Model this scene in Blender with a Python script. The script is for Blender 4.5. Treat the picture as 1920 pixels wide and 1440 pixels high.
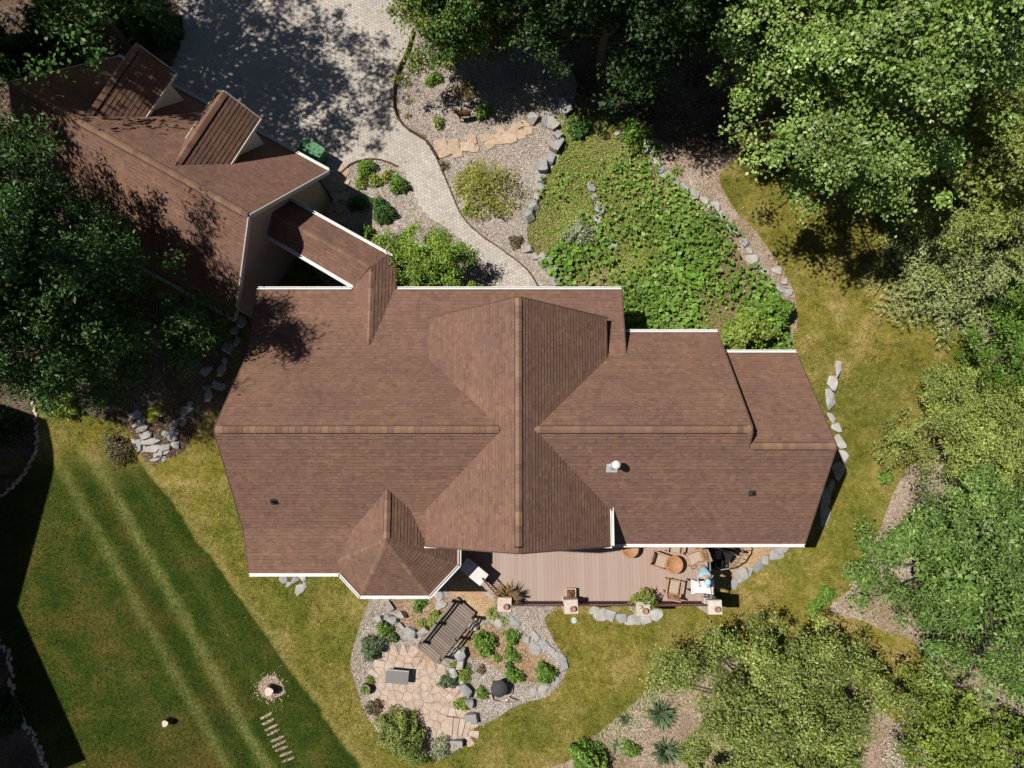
import bpy, bmesh, math, random
import numpy as np
from mathutils import Vector, Matrix, geometry

for _o in list(bpy.data.objects):
    bpy.data.objects.remove(_o)
random.seed(7); RNG = np.random.default_rng(7)
SC = bpy.context.scene
COL = SC.collection

# ------------------------------------------------------------------ camera, sky, sun, exposure
FPX, CAM_H, TILT = 1356.0, 30.0, math.radians(8.2)      # focal length in photo pixels, height, tilt from straight down
cam_d = bpy.data.cameras.new('camera'); cam = bpy.data.objects.new('camera', cam_d); COL.objects.link(cam)
cam.location = (0, 0, CAM_H); cam.rotation_euler = (TILT, 0, 0)
cam_d.sensor_fit = 'HORIZONTAL'; cam_d.sensor_width = 36.0; cam_d.lens = 36.0 * FPX / 1920.0
cam_d.clip_start = 0.5; cam_d.clip_end = 1000
SC.camera = cam
SUN_EL = math.radians(63.3); SH = (0.4956, -0.082)       # shadow shift in metres per metre of height
world = bpy.data.worlds.new('World'); SC.world = world; world.use_nodes = True
_nt = world.node_tree; _bg = _nt.nodes['Background']
_sky = _nt.nodes.new('ShaderNodeTexSky'); _sky.sky_type = 'NISHITA'; _sky.sun_disc = False
_sky.sun_elevation = SUN_EL; _sky.sun_rotation = math.radians(279.4)
_sky.air_density = 0.6; _sky.dust_density = 0.4; _sky.ozone_density = 0.6
_nt.links.new(_sky.outputs[0], _bg.inputs[0]); _bg.inputs[1].default_value = 0.05
sun_d = bpy.data.lights.new('sun', 'SUN'); sun = bpy.data.objects.new('sun', sun_d); COL.objects.link(sun)
sun_d.energy = 5.0; sun_d.angle = math.radians(0.53); sun_d.color = (1.0, 0.95, 0.88)
sun.rotation_euler = Vector((SH[0], SH[1], -1)).to_track_quat('-Z', 'Y').to_euler(); sun.location = (-20, 4, 40)
SC.view_settings.view_transform = 'Standard'; SC.view_settings.look = 'None'
SC.view_settings.exposure = 0.10; SC.view_settings.gamma = 1.0; SC.view_settings.use_curve_mapping = False
SC.cycles.max_bounces = 6; SC.cycles.diffuse_bounces = 3; SC.cycles.transmission_bounces = 4
SC.cycles.transparent_max_bounces = 8

# ------------------------------------------------------------------ pixel -> place
_F = np.array([0, math.sin(TILT), -math.cos(TILT)]); _U = np.array([0, math.cos(TILT), math.sin(TILT)])
_C = np.array([0, 0, CAM_H])
def P(px, py, z=0.0):
    d = _F * FPX + np.array([1.0, 0, 0]) * (px - 960) - _U * (py - 720)
    return _C + d * (z - CAM_H) / d[2]
def to_px(x, y, z):
    vx, vy, vz = x, y, z - CAM_H
    w = vy * _F[1] + vz * _F[2]
    return 960 + FPX * vx / w, 720 - FPX * (vy * _U[1] + vz * _U[2]) / w
ZF = 1.95                                              # the front yard lies this much above the back lawn
def terr(x, y):
    t = np.clip((np.asarray(y, float) - 0.3) / 5.7, 0, 1)
    return ZF * t * t * (3 - 2 * t)
def G(px, py, dz=0.0):
    z = 1.0
    for _ in range(25):
        p = P(px, py, z); z = float(terr(p[0], p[1])) + dz
    return P(px, py, z)
def ppm(p):                                            # photo pixels per metre at a place
    v = np.asarray(p, float) - _C
    return FPX / float(v @ _F)

# ------------------------------------------------------------------ noise for shapes
def vnoise(x, y, seed=0):
    x = np.asarray(x, float); y = np.asarray(y, float)
    r = np.random.default_rng(seed); out = 0
    for k in range(7):
        a = r.uniform(0, 6.283); f = r.uniform(0.6, 1.7); p = r.uniform(0, 6.283)
        out = out + np.sin((x * math.cos(a) + y * math.sin(a)) * f + p)
    return out / 3.2

# ------------------------------------------------------------------ object helpers
def link(o): COL.objects.link(o); return o
def tag(o, label=None, cat=None, group=None, kind=None):
    if label: o['label'] = label
    if cat: o['category'] = cat
    if group: o['group'] = group
    if kind: o['kind'] = kind
    return o
def thing(name, label, cat, loc=(0, 0, 0), rz=0.0, group=None):
    o = link(bpy.data.objects.new(name, None)); o.empty_display_size = 0.2
    o.location = [float(v) for v in loc]; o.rotation_euler = (0, 0, rz)
    return tag(o, label, cat, group)
def adopt(o, parent, world=True):
    o.parent = parent
    if world:
        L = Vector(parent.location); R = parent.rotation_euler.to_matrix().to_4x4()
        o.matrix_parent_inverse = (Matrix.Translation(L) @ R).inverted()
    return o
def mesh(name, v, f, mats=None, parent=None, smooth=False, world=True, mi=None):
    me = bpy.data.meshes.new(name); me.from_pydata([tuple(map(float, p)) for p in v], [], f); me.update()
    for m in (mats if isinstance(mats, (list, tuple)) else [mats] if mats else []): me.materials.append(m)
    if mi is not None: me.polygons.foreach_set('material_index', mi)
    if smooth: me.polygons.foreach_set('use_smooth', [True] * len(me.polygons))
    o = link(bpy.data.objects.new(name, me))
    if parent is not None:
        if world: 
            if parent.parent is not None: o.parent = parent
            else: adopt(o, parent)
        else: o.parent = parent
    return o
def inst(name, me, parent, loc, rot=(0, 0, 0), scale=(1, 1, 1), world=True):
    o = link(bpy.data.objects.new(name, me)); o.location = [float(a) for a in loc]; o.rotation_euler = rot; o.scale = scale
    if parent is not None:
        if world: adopt(o, parent)
        else: o.parent = parent
    return o
class MB:
    def __init__(s): s.v = []; s.f = []; s.m = []
    def add(s, v, f, m=0):
        b = len(s.v); s.v += [tuple(map(float, p)) for p in v]; s.f += [tuple(i + b for i in q) for q in f]; s.m += [m] * len(f)
    def box(s, c, size, rz=0.0, m=0, taper=1.0, rx=0.0, ry=0.0):
        hx, hy, hz = [a / 2 for a in size]; M = Matrix.Rotation(rz, 3, 'Z') @ Matrix.Rotation(ry, 3, 'Y') @ Matrix.Rotation(rx, 3, 'X')
        pts = []
        for z, t in ((-hz, 1), (hz, taper)):
            for x, y in ((-hx, -hy), (hx, -hy), (hx, hy), (-hx, hy)):
                pts.append(tuple(M @ Vector((x * t, y * t, z)) + Vector([float(a) for a in c])))
        s.add(pts, [(3, 2, 1, 0), (4, 5, 6, 7), (0, 1, 5, 4), (1, 2, 6, 5), (2, 3, 7, 6), (3, 0, 4, 7)], m)
    def bar(s, a, b, w, h=None, m=0):
        a = Vector([float(q) for q in a]); b = Vector([float(q) for q in b]); h = h or w
        d = (b - a); L = d.length
        if L < 1e-6: return
        d.normalize(); up = Vector((0, 0, 1)) if abs(d.z) < 0.95 else Vector((1, 0, 0))
        x = d.cross(up).normalized(); y = x.cross(d).normalized()
        pts = []
        for p in (a, b):
            for i, j in ((-1, -1), (1, -1), (1, 1), (-1, 1)): pts.append(tuple(p + x * (i * w / 2) + y * (j * h / 2)))
        s.add(pts, [(0, 1, 2, 3), (7, 6, 5, 4), (0, 4, 5, 1), (1, 5, 6, 2), (2, 6, 7, 3), (3, 7, 4, 0)], m)
    def tube(s, pts, rad, n=6, m=0, cap=True):
        pts = [Vector([float(q) for q in p]) for p in pts]
        rad = rad if hasattr(rad, '__len__') else [rad] * len(pts); rings = []; b = len(s.v)
        px_ = None
        for i, p in enumerate(pts):
            d = (pts[min(i + 1, len(pts) - 1)] - pts[max(i - 1, 0)]).normalized()
            up = px_ if px_ is not None else (Vector((0, 0, 1)) if abs(d.z) < 0.9 else Vector((1, 0, 0)))
            x = d.cross(up); x = x.normalized() if x.length > 1e-4 else Vector((1, 0, 0)); y = x.cross(d).normalized(); px_ = y
            for k in range(n):
                a = 6.28318 * k / n; s.v.append(tuple(p + (x * math.cos(a) + y * math.sin(a)) * rad[i]))
        for i in range(len(pts) - 1):
            for k in range(n):
                k2 = (k + 1) % n; s.f.append((b + i * n + k, b + i * n + k2, b + (i + 1) * n + k2, b + (i + 1) * n + k)); s.m.append(m)
        if cap:
            s.f.append(tuple(b + k for k in range(n))[::-1]); s.f.append(tuple(b + (len(pts) - 1) * n + k for k in range(n))); s.m += [m, m]
    def lathe(s, c, prof, n=16, m=0, sx=1.0, sy=1.0):
        b = len(s.v); c = [float(q) for q in c]
        for r, z in prof:
            for k in range(n):
                a = 6.28318 * k / n; s.v.append((c[0] + r * sx * math.cos(a), c[1] + r * sy * math.sin(a), c[2] + z))
        for i in range(len(prof) - 1):
            for k in range(n):
                k2 = (k + 1) % n; s.f.append((b + i * n + k, b + i * n + k2, b + (i + 1) * n + k2, b + (i + 1) * n + k)); s.m.append(m)
        s.f.append(tuple(b + k for k in range(n))[::-1]); s.m.append(m)
        s.f.append(tuple(b + (len(prof) - 1) * n + k for k in range(n))); s.m.append(m)
    def prism(s, poly, z0, z1, m=0):                       # poly in plan, z1 may be a list
        n = len(poly); z1 = z1 if hasattr(z1, '__len__') else [z1] * n; z0 = z0 if hasattr(z0, '__len__') else [z0] * n
        a = sum(poly[i][0] * poly[(i + 1) % n][1] - poly[(i + 1) % n][0] * poly[i][1] for i in range(n))
        if a < 0: poly = poly[::-1]; z1 = z1[::-1]; z0 = z0[::-1]
        v = [(p[0], p[1], z) for p, z in zip(poly, z0)] + [(p[0], p[1], z) for p, z in zip(poly, z1)]
        f = [tuple(range(n))[::-1], tuple(range(n, 2 * n))] + [(i, (i + 1) % n, n + (i + 1) % n, n + i) for i in range(n)]
        s.add(v, f, m)
    def build(s, name, mats, parent=None, smooth=False, world=True):
        return mesh(name, s.v, s.f, mats, parent, smooth, world, s.m if isinstance(mats, (list, tuple)) else None)
def fast_mesh(name, verts, nper, cols, mat, parent=None, smooth=False):
    """verts (N*nper,3): N separate polygons of nper corners; cols (N,3) per-polygon colour."""
    N = len(verts) // nper; me = bpy.data.meshes.new(name)
    me.vertices.add(N * nper); me.vertices.foreach_set('co', np.asarray(verts, np.float32).ravel())
    me.loops.add(N * nper); me.loops.foreach_set('vertex_index', np.arange(N * nper, dtype=np.int32))
    me.polygons.add(N); me.polygons.foreach_set('loop_start', np.arange(0, N * nper, nper, dtype=np.int32))
    if smooth: me.polygons.foreach_set('use_smooth', np.ones(N, bool))
    me.update(calc_edges=True)
    at = me.attributes.new('col', 'FLOAT_COLOR', 'FACE')
    c4 = np.ones((N, 4), np.float32); c4[:, :3] = cols; at.data.foreach_set('color', c4.ravel())
    me.materials.append(mat); o = link(bpy.data.objects.new(name, me))
    if parent is not None: adopt(o, parent)
    return o

# ------------------------------------------------------------------ materials
class NT:
    def __init__(s, name):
        s.mat = bpy.data.materials.new(name); s.mat.use_nodes = True; s.t = s.mat.node_tree
        s.b = s.t.nodes['Principled BSDF']; s.out = s.t.nodes['Material Output']
        s.b.inputs['Specular IOR Level'].default_value = 0.25
    def n(s, typ, **kw):
        nd = s.t.nodes.new('ShaderNode' + typ)
        for k, v in kw.items():
            if isinstance(k, str) and hasattr(nd, k): setattr(nd, k, v)
        return nd
    def l(s, a, b): s.t.links.new(a, b)
    def pos(s): return s.n('NewGeometry').outputs['Position']
    def noise(s, vec, scale, detail=3, rough=0.6, dist=0.0):
        nd = s.n('TexNoise'); nd.inputs['Scale'].default_value = scale; nd.inputs['Detail'].default_value = detail
        nd.inputs['Roughness'].default_value = rough; nd.inputs['Distortion'].default_value = dist
        if vec is not None: s.l(vec, nd.inputs['Vector'])
        return nd.outputs['Fac']
    def ramp(s, fac, stops):
        nd = s.n('ValToRGB'); e = nd.color_ramp.elements
        while len(e) < len(stops): e.new(0.5)
        for el, (p, c) in zip(e, stops):
            el.position = p; el.color = (*c, 1) if hasattr(c, '__len__') else (c, c, c, 1)
        s.l(fac, nd.inputs['Fac']); return nd.outputs['Color']
    def mix(s, fac, a, b, mode='MIX'):
        nd = s.n('Mix', data_type='RGBA', blend_type=mode)
        for sock, val in ((nd.inputs['Factor'], fac), (nd.inputs['A'], a), (nd.inputs['B'], b)):
            tgt = sock
            if isinstance(val, (int, float)): tgt.default_value = val
            elif isinstance(val, (tuple, list)): nd.inputs[[i for i, q in enumerate(nd.inputs) if q == sock][0]].default_value = (*val, 1)
            else: s.l(val, tgt)
        return nd
    def mixc(s, fac, a, b, mode='MIX'):
        nd = s.t.nodes.new('ShaderNodeMixRGB'); nd.blend_type = mode
        for i, val in enumerate((fac, a, b)):
            if isinstance(val, (int, float)): nd.inputs[i].default_value = val
            elif isinstance(val, (tuple, list)): nd.inputs[i].default_value = (*val, 1)
            else: s.l(val, nd.inputs[i])
        return nd.outputs[0]
    def math(s, op, a, b=None, c=None):
        nd = s.n('Math', operation=op)
        for i, val in enumerate((a, b, c)):
            if val is None: continue
            if isinstance(val, (int, float)): nd.inputs[i].default_value = val
            else: s.l(val, nd.inputs[i])
        return nd.outputs[0]
    def smooth(s, val, lo, hi):
        nd = s.n('MapRange', interpolation_type='SMOOTHSTEP'); s.l(val, nd.inputs[0])
        nd.inputs[1].default_value = lo; nd.inputs[2].default_value = hi; return nd.outputs[0]
    def bump(s, h, strength=0.5, dist=0.02):
        nd = s.n('Bump'); nd.inputs['Strength'].default_value = strength; nd.inputs['Distance'].default_value = dist
        s.l(h, nd.inputs['Height']); s.l(nd.outputs[0], s.b.inputs['Normal'])
    def fin(s, col=None, rough=0.8, metal=0.0, spec=None):
        if col is not None:
            if isinstance(col, (tuple, list)): s.b.inputs['Base Color'].default_value = (*col, 1)
            else: s.l(col, s.b.inputs['Base Color'])
        s.b.inputs['Roughness'].default_value = rough; s.b.inputs['Metallic'].default_value = metal
        if spec is not None: s.b.inputs['Specular IOR Level'].default_value = spec
        return s.mat
def plain(name, c, rough=0.7, var=0.25, scale=6.0, bump=0.15, metal=0.0, spec=0.25):
    m = NT(name); f = m.noise(m.n('TexCoord').outputs['Object'], scale, 5)
    col = m.ramp(f, [(0.25, [a * (1 - var) for a in c]), (0.75, [min(1, a * (1 + var)) for a in c])])
    if bump: m.bump(m.noise(m.n('TexCoord').outputs['Object'], scale * 6, 3), bump, 0.01)
    return m.fin(col, rough, metal, spec)
def attr_mat(name, rough=0.9, spec=0.15, grain=60.0, gvar=0.25, bump=0.2, transl=0.0, tint=(1, 1, 1)):
    m = NT(name); a = m.n('Attribute'); a.attribute_name = 'col'; c = a.outputs['Color']
    if grain:
        g = m.ramp(m.noise(m.pos(), grain, 2), [(0.3, 1 - gvar), (0.7, 1 + gvar)])
        c = m.mixc(1.0, c, g, 'MULTIPLY')
    if tint != (1, 1, 1): c = m.mixc(1.0, c, tint, 'MULTIPLY')
    mat = m.fin(c, rough, 0.0, spec)
    if bump and grain: m.bump(m.noise(m.pos(), grain * 1.5, 2), bump, 0.004)
    if transl:
        tr = m.n('BsdfTranslucent'); lc = m.mixc(1.0, c, (1.15, 1.25, 0.45), 'MULTIPLY'); m.l(lc, tr.inputs['Color'])
        ms = m.n('MixShader'); ms.inputs[0].default_value = transl
        m.l(m.b.outputs[0], ms.inputs[1]); m.l(tr.outputs[0], ms.inputs[2]); m.l(ms.outputs[0], m.out.inputs['Surface'])
    return mat
def leafmat(name, rough=0.45, spec=0.35, transl=0.3): return attr_mat(name, rough, spec, 0, 0, 0, transl)
# ------------------------------------------------------------------ polygons of the ground, traced on the photograph
def smooth_poly(pts, closed=True, step=0.25, wob=0.0, seed=0):
    """Catmull-Rom through plan points, resampled."""
    pts = [np.array(p[:2], float) for p in pts]; n = len(pts); out = []
    rng = range(n) if closed else range(n - 1)
    for i in rng:
        p0, p1, p2, p3 = (pts[(i - 1) % n], pts[i], pts[(i + 1) % n], pts[(i + 2) % n]) if closed else (pts[max(i - 1, 0)], pts[i], pts[i + 1], pts[min(i + 2, n - 1)])
        k = max(1, int(np.linalg.norm(p2 - p1) / step))
        for j in range(k):
            t = j / k
            out.append(0.5 * (2 * p1 + (p2 - p0) * t + (2 * p0 - 5 * p1 + 4 * p2 - p3) * t * t + (3 * p1 - p0 - 3 * p2 + p3) * t ** 3))
    if not closed: out.append(pts[-1])
    out = np.array(out)
    if wob:
        out[:, 0] += wob * vnoise(out[:, 0] * 3, out[:, 1] * 3, seed); out[:, 1] += wob * vnoise(out[:, 0] * 3, out[:, 1] * 3, seed + 1)
    return out
def GP(px): return [G(a, b)[:2] for a, b in px]
def inside(x, y, poly):
    x = np.asarray(x); y = np.asarray(y); r = np.zeros(x.shape, bool); n = len(poly)
    for i in range(n):
        x1, y1 = poly[i]; x2, y2 = poly[(i + 1) % n]
        c = ((y1 > y) != (y2 > y))
        if abs(y2 - y1) > 1e-12: r ^= c & (x < (x2 - x1) * (y - y1) / (y2 - y1) + x1)
    return r
DRIVE_E = [(760, -90), (772, 20), (775, 60), (766, 95), (746, 140), (738, 188), (745, 222), (768, 246), (797, 264), (820, 300), (842, 352), (866, 405), (900, 440), (950, 475), (990, 508), (1012, 545), (1018, 610)]
DRIVE_W = [(935, 610), (937, 545), (916, 505), (880, 466), (842, 432), (806, 412), (786, 385), (770, 345), (746, 313), (716, 301), (686, 300), (657, 309), (640, 325), (628, 350)]
POLY = {}
def reg(name, pts, **kw): POLY[name] = smooth_poly(GP(pts), **kw); return POLY[name]
reg('driveway', DRIVE_E + DRIVE_W + [(560, 400), (430, 330), (320, 260), (318, 150), (345, 60), (348, -90)], step=0.3)
reg('gravel_east', DRIVE_E[1:16] + [(1030, 590), (1075, 590), (1050, 535), (1002, 482), (988, 430), (1008, 352), (1046, 300), (1052, 245), (1080, 150), (1000, 80), (900, 60), (830, 10)], step=0.3)
reg('gravel_front', DRIVE_W[1:] + [(585, 400), (560, 450), (640, 560), (800, 600)], step=0.3)
reg('garden_bed', [(1040, 215), (1130, 205), (1215, 245), (1232, 300), (1272, 350), (1335, 395), (1390, 450), (1432, 520), (1470, 585), (1490, 640), (1450, 690), (1330, 720), (1150, 700), (1090, 600), (1050, 545), (1002, 482), (988, 430), (1008, 352), (1046, 300)], step=0.3)
reg('gravel_border', [(1205, 255), (1290, 285), (1370, 290), (1350, 330), (1372, 385), (1420, 440), (1462, 500), (1490, 560), (1492, 620), (1470, 640), (1440, 560), (1390, 480), (1335, 410), (1272, 365), (1232, 320)], step=0.3, wob=0.05)
reg('shade_bed', [(800, 40), (840, -160), (1200, -180), (1440, -180), (1400, 200), (1385, 280), (1360, 305), (1300, 290), (1215, 262), (1130, 215), (1045, 232)], step=0.4, wob=0.08)
reg('back_bed', [(640, 1060), (700, 1060), (695, 1120), (672, 1180), (659, 1240), (670, 1300), (700, 1362), (742, 1406), (800, 1420), (846, 1412), (868, 1396), (882, 1370), (935, 1346), (962, 1326), (1030, 1302), (1064, 1250), (1034, 1192), (1018, 1160), (1046, 1135), (1060, 1060), (900, 1000)], step=0.25, wob=0.04)
reg('bark_bed', [(738, 1112), (800, 1100), (836, 1118), (828, 1172), (792, 1192), (760, 1182), (745, 1155)], step=0.25, wob=0.06)
reg('bark_slope', [(866, 1186), (930, 1172), (1000, 1208), (1042, 1252), (1004, 1282), (950, 1262), (905, 1240), (868, 1218)], step=0.25, wob=0.06)
reg('sand_path', [(850, 1075), (900, 1080), (930, 1132), (908, 1162), (872, 1152), (846, 1125)], step=0.25, wob=0.05)
reg('sand_landing', [(772, 1212), (812, 1226), (816, 1258), (796, 1270), (776, 1250)], step=0.2, wob=0.04)
reg('sand_corner', [(1336, 1000), (1470, 1000), (1440, 1040), (1408, 1068), (1380, 1096), (1345, 1110), (1330, 1060)], step=0.25, wob=0.04)
reg('east_bed', [(1590, 1105), (1640, 1010), (1688, 900), (1720, 868), (1790, 850), (1960, 830), (1960, 1500), (1705, 1500), (1730, 1400), (1752, 1340), (1765, 1290), (1742, 1235), (1690, 1190), (1625, 1172), (1560, 1140)], step=0.35, wob=0.1)
reg('larch_bed', [(1780, 585), (1812, 640), (1850, 690), (1960, 720), (1960, 540), (1850, 560)], step=0.3, wob=0.08)
reg('south_bed', [(1030, 1470), (1085, 1415), (1135, 1368), (1200, 1305), (1262, 1262), (1320, 1230), (1500, 1240), (1660, 1330), (1690, 1500)], step=0.3, wob=0.08)
reg('west_bed', [(-60, 670), (0, 692), (42, 716), (68, 765), (72, 825), (52, 886), (12, 924), (-60, 950)], step=0.3)
reg('southwest_bed', [(-60, 1190), (0, 1206), (18, 1235), (26, 1290), (46, 1345), (72, 1392), (92, 1440), (95, 1500), (-60, 1500)], step=0.3)
reg('northwest_bed', [(-120, -90), (352, -90), (346, 60), (330, 140), (200, 240), (40, 330), (-120, 330)], step=0.5, wob=0.1)
reg('side_slope', [(-100, 330), (60, 330), (300, 560), (430, 640), (470, 640), (445, 700), (412, 768), (388, 775), (350, 838), (292, 872), (262, 850), (236, 800), (150, 770), (95, 735), (40, 700), (-100, 640)], step=0.3, wob=0.08)
reg('dirt_ring', [(484, 1290), (492, 1274), (506, 1267), (522, 1270), (532, 1284), (532, 1299), (520, 1307), (508, 1312), (494, 1305)], step=0.06, wob=0.03)
PATIO = reg('patio', [(700, 1268), (712, 1238), (742, 1220), (782, 1226), (797, 1250), (832, 1256), (846, 1280), (866, 1308), (882, 1340), (890, 1372), (876, 1388), (838, 1384), (800, 1372), (765, 1345), (730, 1335), (704, 1302)], step=0.2)

def drape(name, poly, dz, mat, cell=0.45, **kw):
    n = len(poly); x0, y0 = poly.min(0); x1, y1 = poly.max(0)
    gx, gy = np.meshgrid(np.arange(x0 + cell / 2, x1, cell), np.arange(y0 + cell / 2, y1, cell)); gx = gx.ravel(); gy = gy.ravel()
    k = inside(gx, gy, poly); d = np.full(gx.shape, 9.0)
    for i in range(n): d = np.minimum(d, np.hypot(gx - poly[i, 0], gy - poly[i, 1]))
    k &= d > cell * 0.45
    pts = [Vector((float(a), float(b))) for a, b in poly] + [Vector((float(a), float(b))) for a, b in zip(gx[k], gy[k])]
    r = geometry.delaunay_2d_cdt(pts, [(i, (i + 1) % n) for i in range(n)], [tuple(range(n))], 1, 1e-5)
    v = [(p.x, p.y, float(terr(p.x, p.y)) + dz) for p in r[0]]
    return mesh(name, v, [tuple(f) if (r[0][f[1]] - r[0][f[0]]).cross(r[0][f[2]] - r[0][f[0]]) > 0 else tuple(f)[::-1] for f in r[2]], mat, smooth=True)

# ------------------------------------------------------------------ ground materials
def lawn_colour(m):
    p = m.pos(); sx = m.n('SeparateXYZ'); m.l(p, sx.inputs[0]); X, Y = sx.outputs[0], sx.outputs[1]
    big = m.noise(p, 0.16, 3, 0.55, 0.3); mid = m.noise(p, 0.55, 4, 0.6, 0.4); fine = m.noise(p, 7.0, 4, 0.7); vf = m.noise(p, 38.0, 2, 0.7)
    dry = m.ramp(mid, [(0.3, (0.135, 0.132, 0.018)), (0.48, (0.20, 0.172, 0.034)), (0.66, (0.29, 0.228, 0.078))])
    grn = m.ramp(mid, [(0.3, (0.095, 0.115, 0.016)), (0.55, (0.155, 0.155, 0.028)), (0.7, (0.235, 0.195, 0.052))])
    c = m.mixc(m.smooth(big, 0.34, 0.56), grn, dry)
    pat = m.noise(p, 2.6, 4, 0.65, 0.5); c = m.mixc(1.0, c, m.ramp(pat, [(0.30, (0.62, 0.64, 0.5)), (0.5, (1.0, 1.0, 1.0)), (0.70, (1.28, 1.2, 1.45))]), 'MULTIPLY')
    # the long irrigated west lawn with its mowing lines
    a = G(333, 960); b = G(633, 1377); d = (b - a)[:2]; d /= np.linalg.norm(d); nx, ny = d[1], -d[0]           # normal to the west
    if nx > 0: nx, ny = -nx, -ny
    off = -(a[0] * nx + a[1] * ny)
    dist = m.math('ADD', m.math('ADD', m.math('MULTIPLY', X, nx), m.math('MULTIPLY', Y, ny)), off)
    dist = m.math('ADD', dist, m.math('MULTIPLY', m.math('SUBTRACT', m.noise(p, 0.8, 3), 0.5), 0.5))
    rim = m.smooth(m.math('ABSOLUTE', m.math('ADD', dist, 0.18)), 0.3, 0.0); c = m.mixc(m.math('MULTIPLY', rim, 0.45), c, (0.27, 0.225, 0.08))
    west = m.smooth(dist, -0.06, 0.10)
    wmid = m.noise(p, 0.9, 4, 0.65, 0.6); wbig = m.noise(p, 0.22, 2)
    wg = m.ramp(wmid, [(0.30, (0.026, 0.050, 0.005)), (0.5, (0.045, 0.066, 0.008)), (0.72, (0.095, 0.088, 0.018))])
    wg = m.mixc(m.math('MULTIPLY', m.smooth(wbig, 0.5, 0.68), 0.55), wg, (0.13, 0.085, 0.022))
    near = m.smooth(dist, 1.1, 0.1)
    wg = m.mixc(m.math('MULTIPLY', near, 0.55), wg, (0.030, 0.050, 0.005))
    la, lb = G(167, 970), G(383, 1360); ld = (lb - la)[:2]; ld /= np.linalg.norm(ld); lx, ly = -abs(ld[1]), abs(ld[0]) * (1 if ld[0] * ld[1] > 0 else -1)
    lx, ly = (ld[1], -ld[0]) if ld[1] < 0 else (-ld[1], ld[0]); wav = m.math('MULTIPLY', m.math('SUBTRACT', m.noise(p, 1.1, 4, .6), .5), .4)
    dl = m.math('ADD', m.math('ADD', m.math('ADD', m.math('MULTIPLY', X, float(lx)), m.math('MULTIPLY', Y, float(ly))), float(-(la[0] * lx + la[1] * ly))), wav)
    for (qx, qy, w, st, cl) in ((275, 1166, .20, .8, (.14, .15, .04)), (363, 1193, .20, .95, (.15, .165, .045)), (318, 1180, .26, .6, (.022, .042, .005)), (408, 1193, .24, .5, (.022, .042, .005)), (200, 1180, .35, .3, (.115, .10, .028)), (452, 1230, .22, .35, (.085, .105, .02))):
        q = G(qx, qy); c0 = (q[0] - la[0]) * lx + (q[1] - la[1]) * ly
        g = m.smooth(m.math('ABSOLUTE', m.math('SUBTRACT', dl, float(c0))), w * 2.0, 0.0); g = m.math('MULTIPLY', g, m.ramp(m.noise(p, 1.3, 4, 0.7), [(0.3, 0.45), (0.6, 1.0)]))
        wg = m.mixc(m.math('MULTIPLY', g, st), wg, cl)
    yfade = m.smooth(Y, 2.2, 0.2)
    c = m.mixc(m.math('MULTIPLY', west, yfade), c, wg)
    # worn strips raked bare beside the tree stump
    f = m.ramp(fine, [(0.25, 0.72), (0.75, 1.3)]); c = m.mixc(1.0, c, f, 'MULTIPLY')
    v = m.ramp(vf, [(0.25, 0.7), (0.75, 1.32)]); c = m.mixc(1.0, c, v, 'MULTIPLY')
    return c, fine, vf
def lawn_mat(name, blades=False):
    m = NT(name); c, fine, vf = lawn_colour(m)
    if blades:
        a = m.n('Attribute'); a.attribute_name = 'col'; c = m.mixc(1.0, c, a.outputs['Color'], 'MULTIPLY')
        mat = m.fin(c, 0.7, 0, 0.2)
    else:
        mat = m.fin(c, 0.95, 0, 0.1); m.bump(vf, 0.8, 0.03)
    return mat
M_LAWN = lawn_mat('lawn'); M_BLADE = lawn_mat('lawn_blades', True)
def bed_mat(name, a, b, c, sc=1.0, fine=26.0, bump=0.9):
    m = NT(name); p = m.pos(); big = m.noise(p, 0.7 * sc, 4, 0.6, 0.3); f = m.noise(p, fine, 3, 0.75)
    vo = m.n('TexVoronoi'); vo.inputs['Scale'].default_value = fine * 0.8; m.l(p, vo.inputs['Vector'])
    col = m.ramp(big, [(0.3, a), (0.52, b), (0.72, c)])
    col = m.mixc(1.0, col, m.ramp(f, [(0.25, 0.55), (0.75, 1.4)]), 'MULTIPLY')
    sep = m.n('SeparateColor'); m.l(vo.outputs['Color'], sep.inputs[0])
    col = m.mixc(1.0, col, m.ramp(sep.outputs[0], [(0.1, 0.65), (0.9, 1.3)]), 'MULTIPLY')
    m.bump(m.math('ADD', f, vo.outputs['Distance']), bump, 0.03)
    return m.fin(col, 0.95, 0, 0.1)
M_GRAVEL = bed_mat('gravel', (0.33, 0.275, 0.23), (0.40, 0.345, 0.295), (0.46, 0.41, 0.37))
M_BARK = bed_mat('bark_mulch', (0.30, 0.20, 0.115), (0.385, 0.275, 0.175), (0.44, 0.35, 0.255))
M_PJOINT = bed_mat('patio_joint', (0.34, 0.26, 0.20), (0.38, 0.295, 0.235), (0.42, 0.335, 0.275), fine=34)
M_SAND = bed_mat('sand', (0.38, 0.245, 0.135), (0.44, 0.30, 0.18), (0.50, 0.36, 0.23), fine=40, bump=0.4)
M_SOIL = bed_mat('soil', (0.17, 0.12, 0.07), (0.25, 0.175, 0.10), (0.32, 0.235, 0.15))
M_PINK = bed_mat('pink_gravel', (0.27, 0.20, 0.13), (0.36, 0.27, 0.20), (0.46, 0.38, 0.32))
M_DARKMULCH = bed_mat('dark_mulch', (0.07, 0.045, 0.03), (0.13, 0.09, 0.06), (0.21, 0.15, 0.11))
M_DIRT = bed_mat('dirt', (0.36, 0.26, 0.19), (0.46, 0.35, 0.27), (0.54, 0.44, 0.36), fine=34)
M_JOINT = bed_mat('joint_sand', (0.33, 0.26, 0.20), (0.37, 0.30, 0.24), (0.41, 0.34, 0.28), fine=34)

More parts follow.
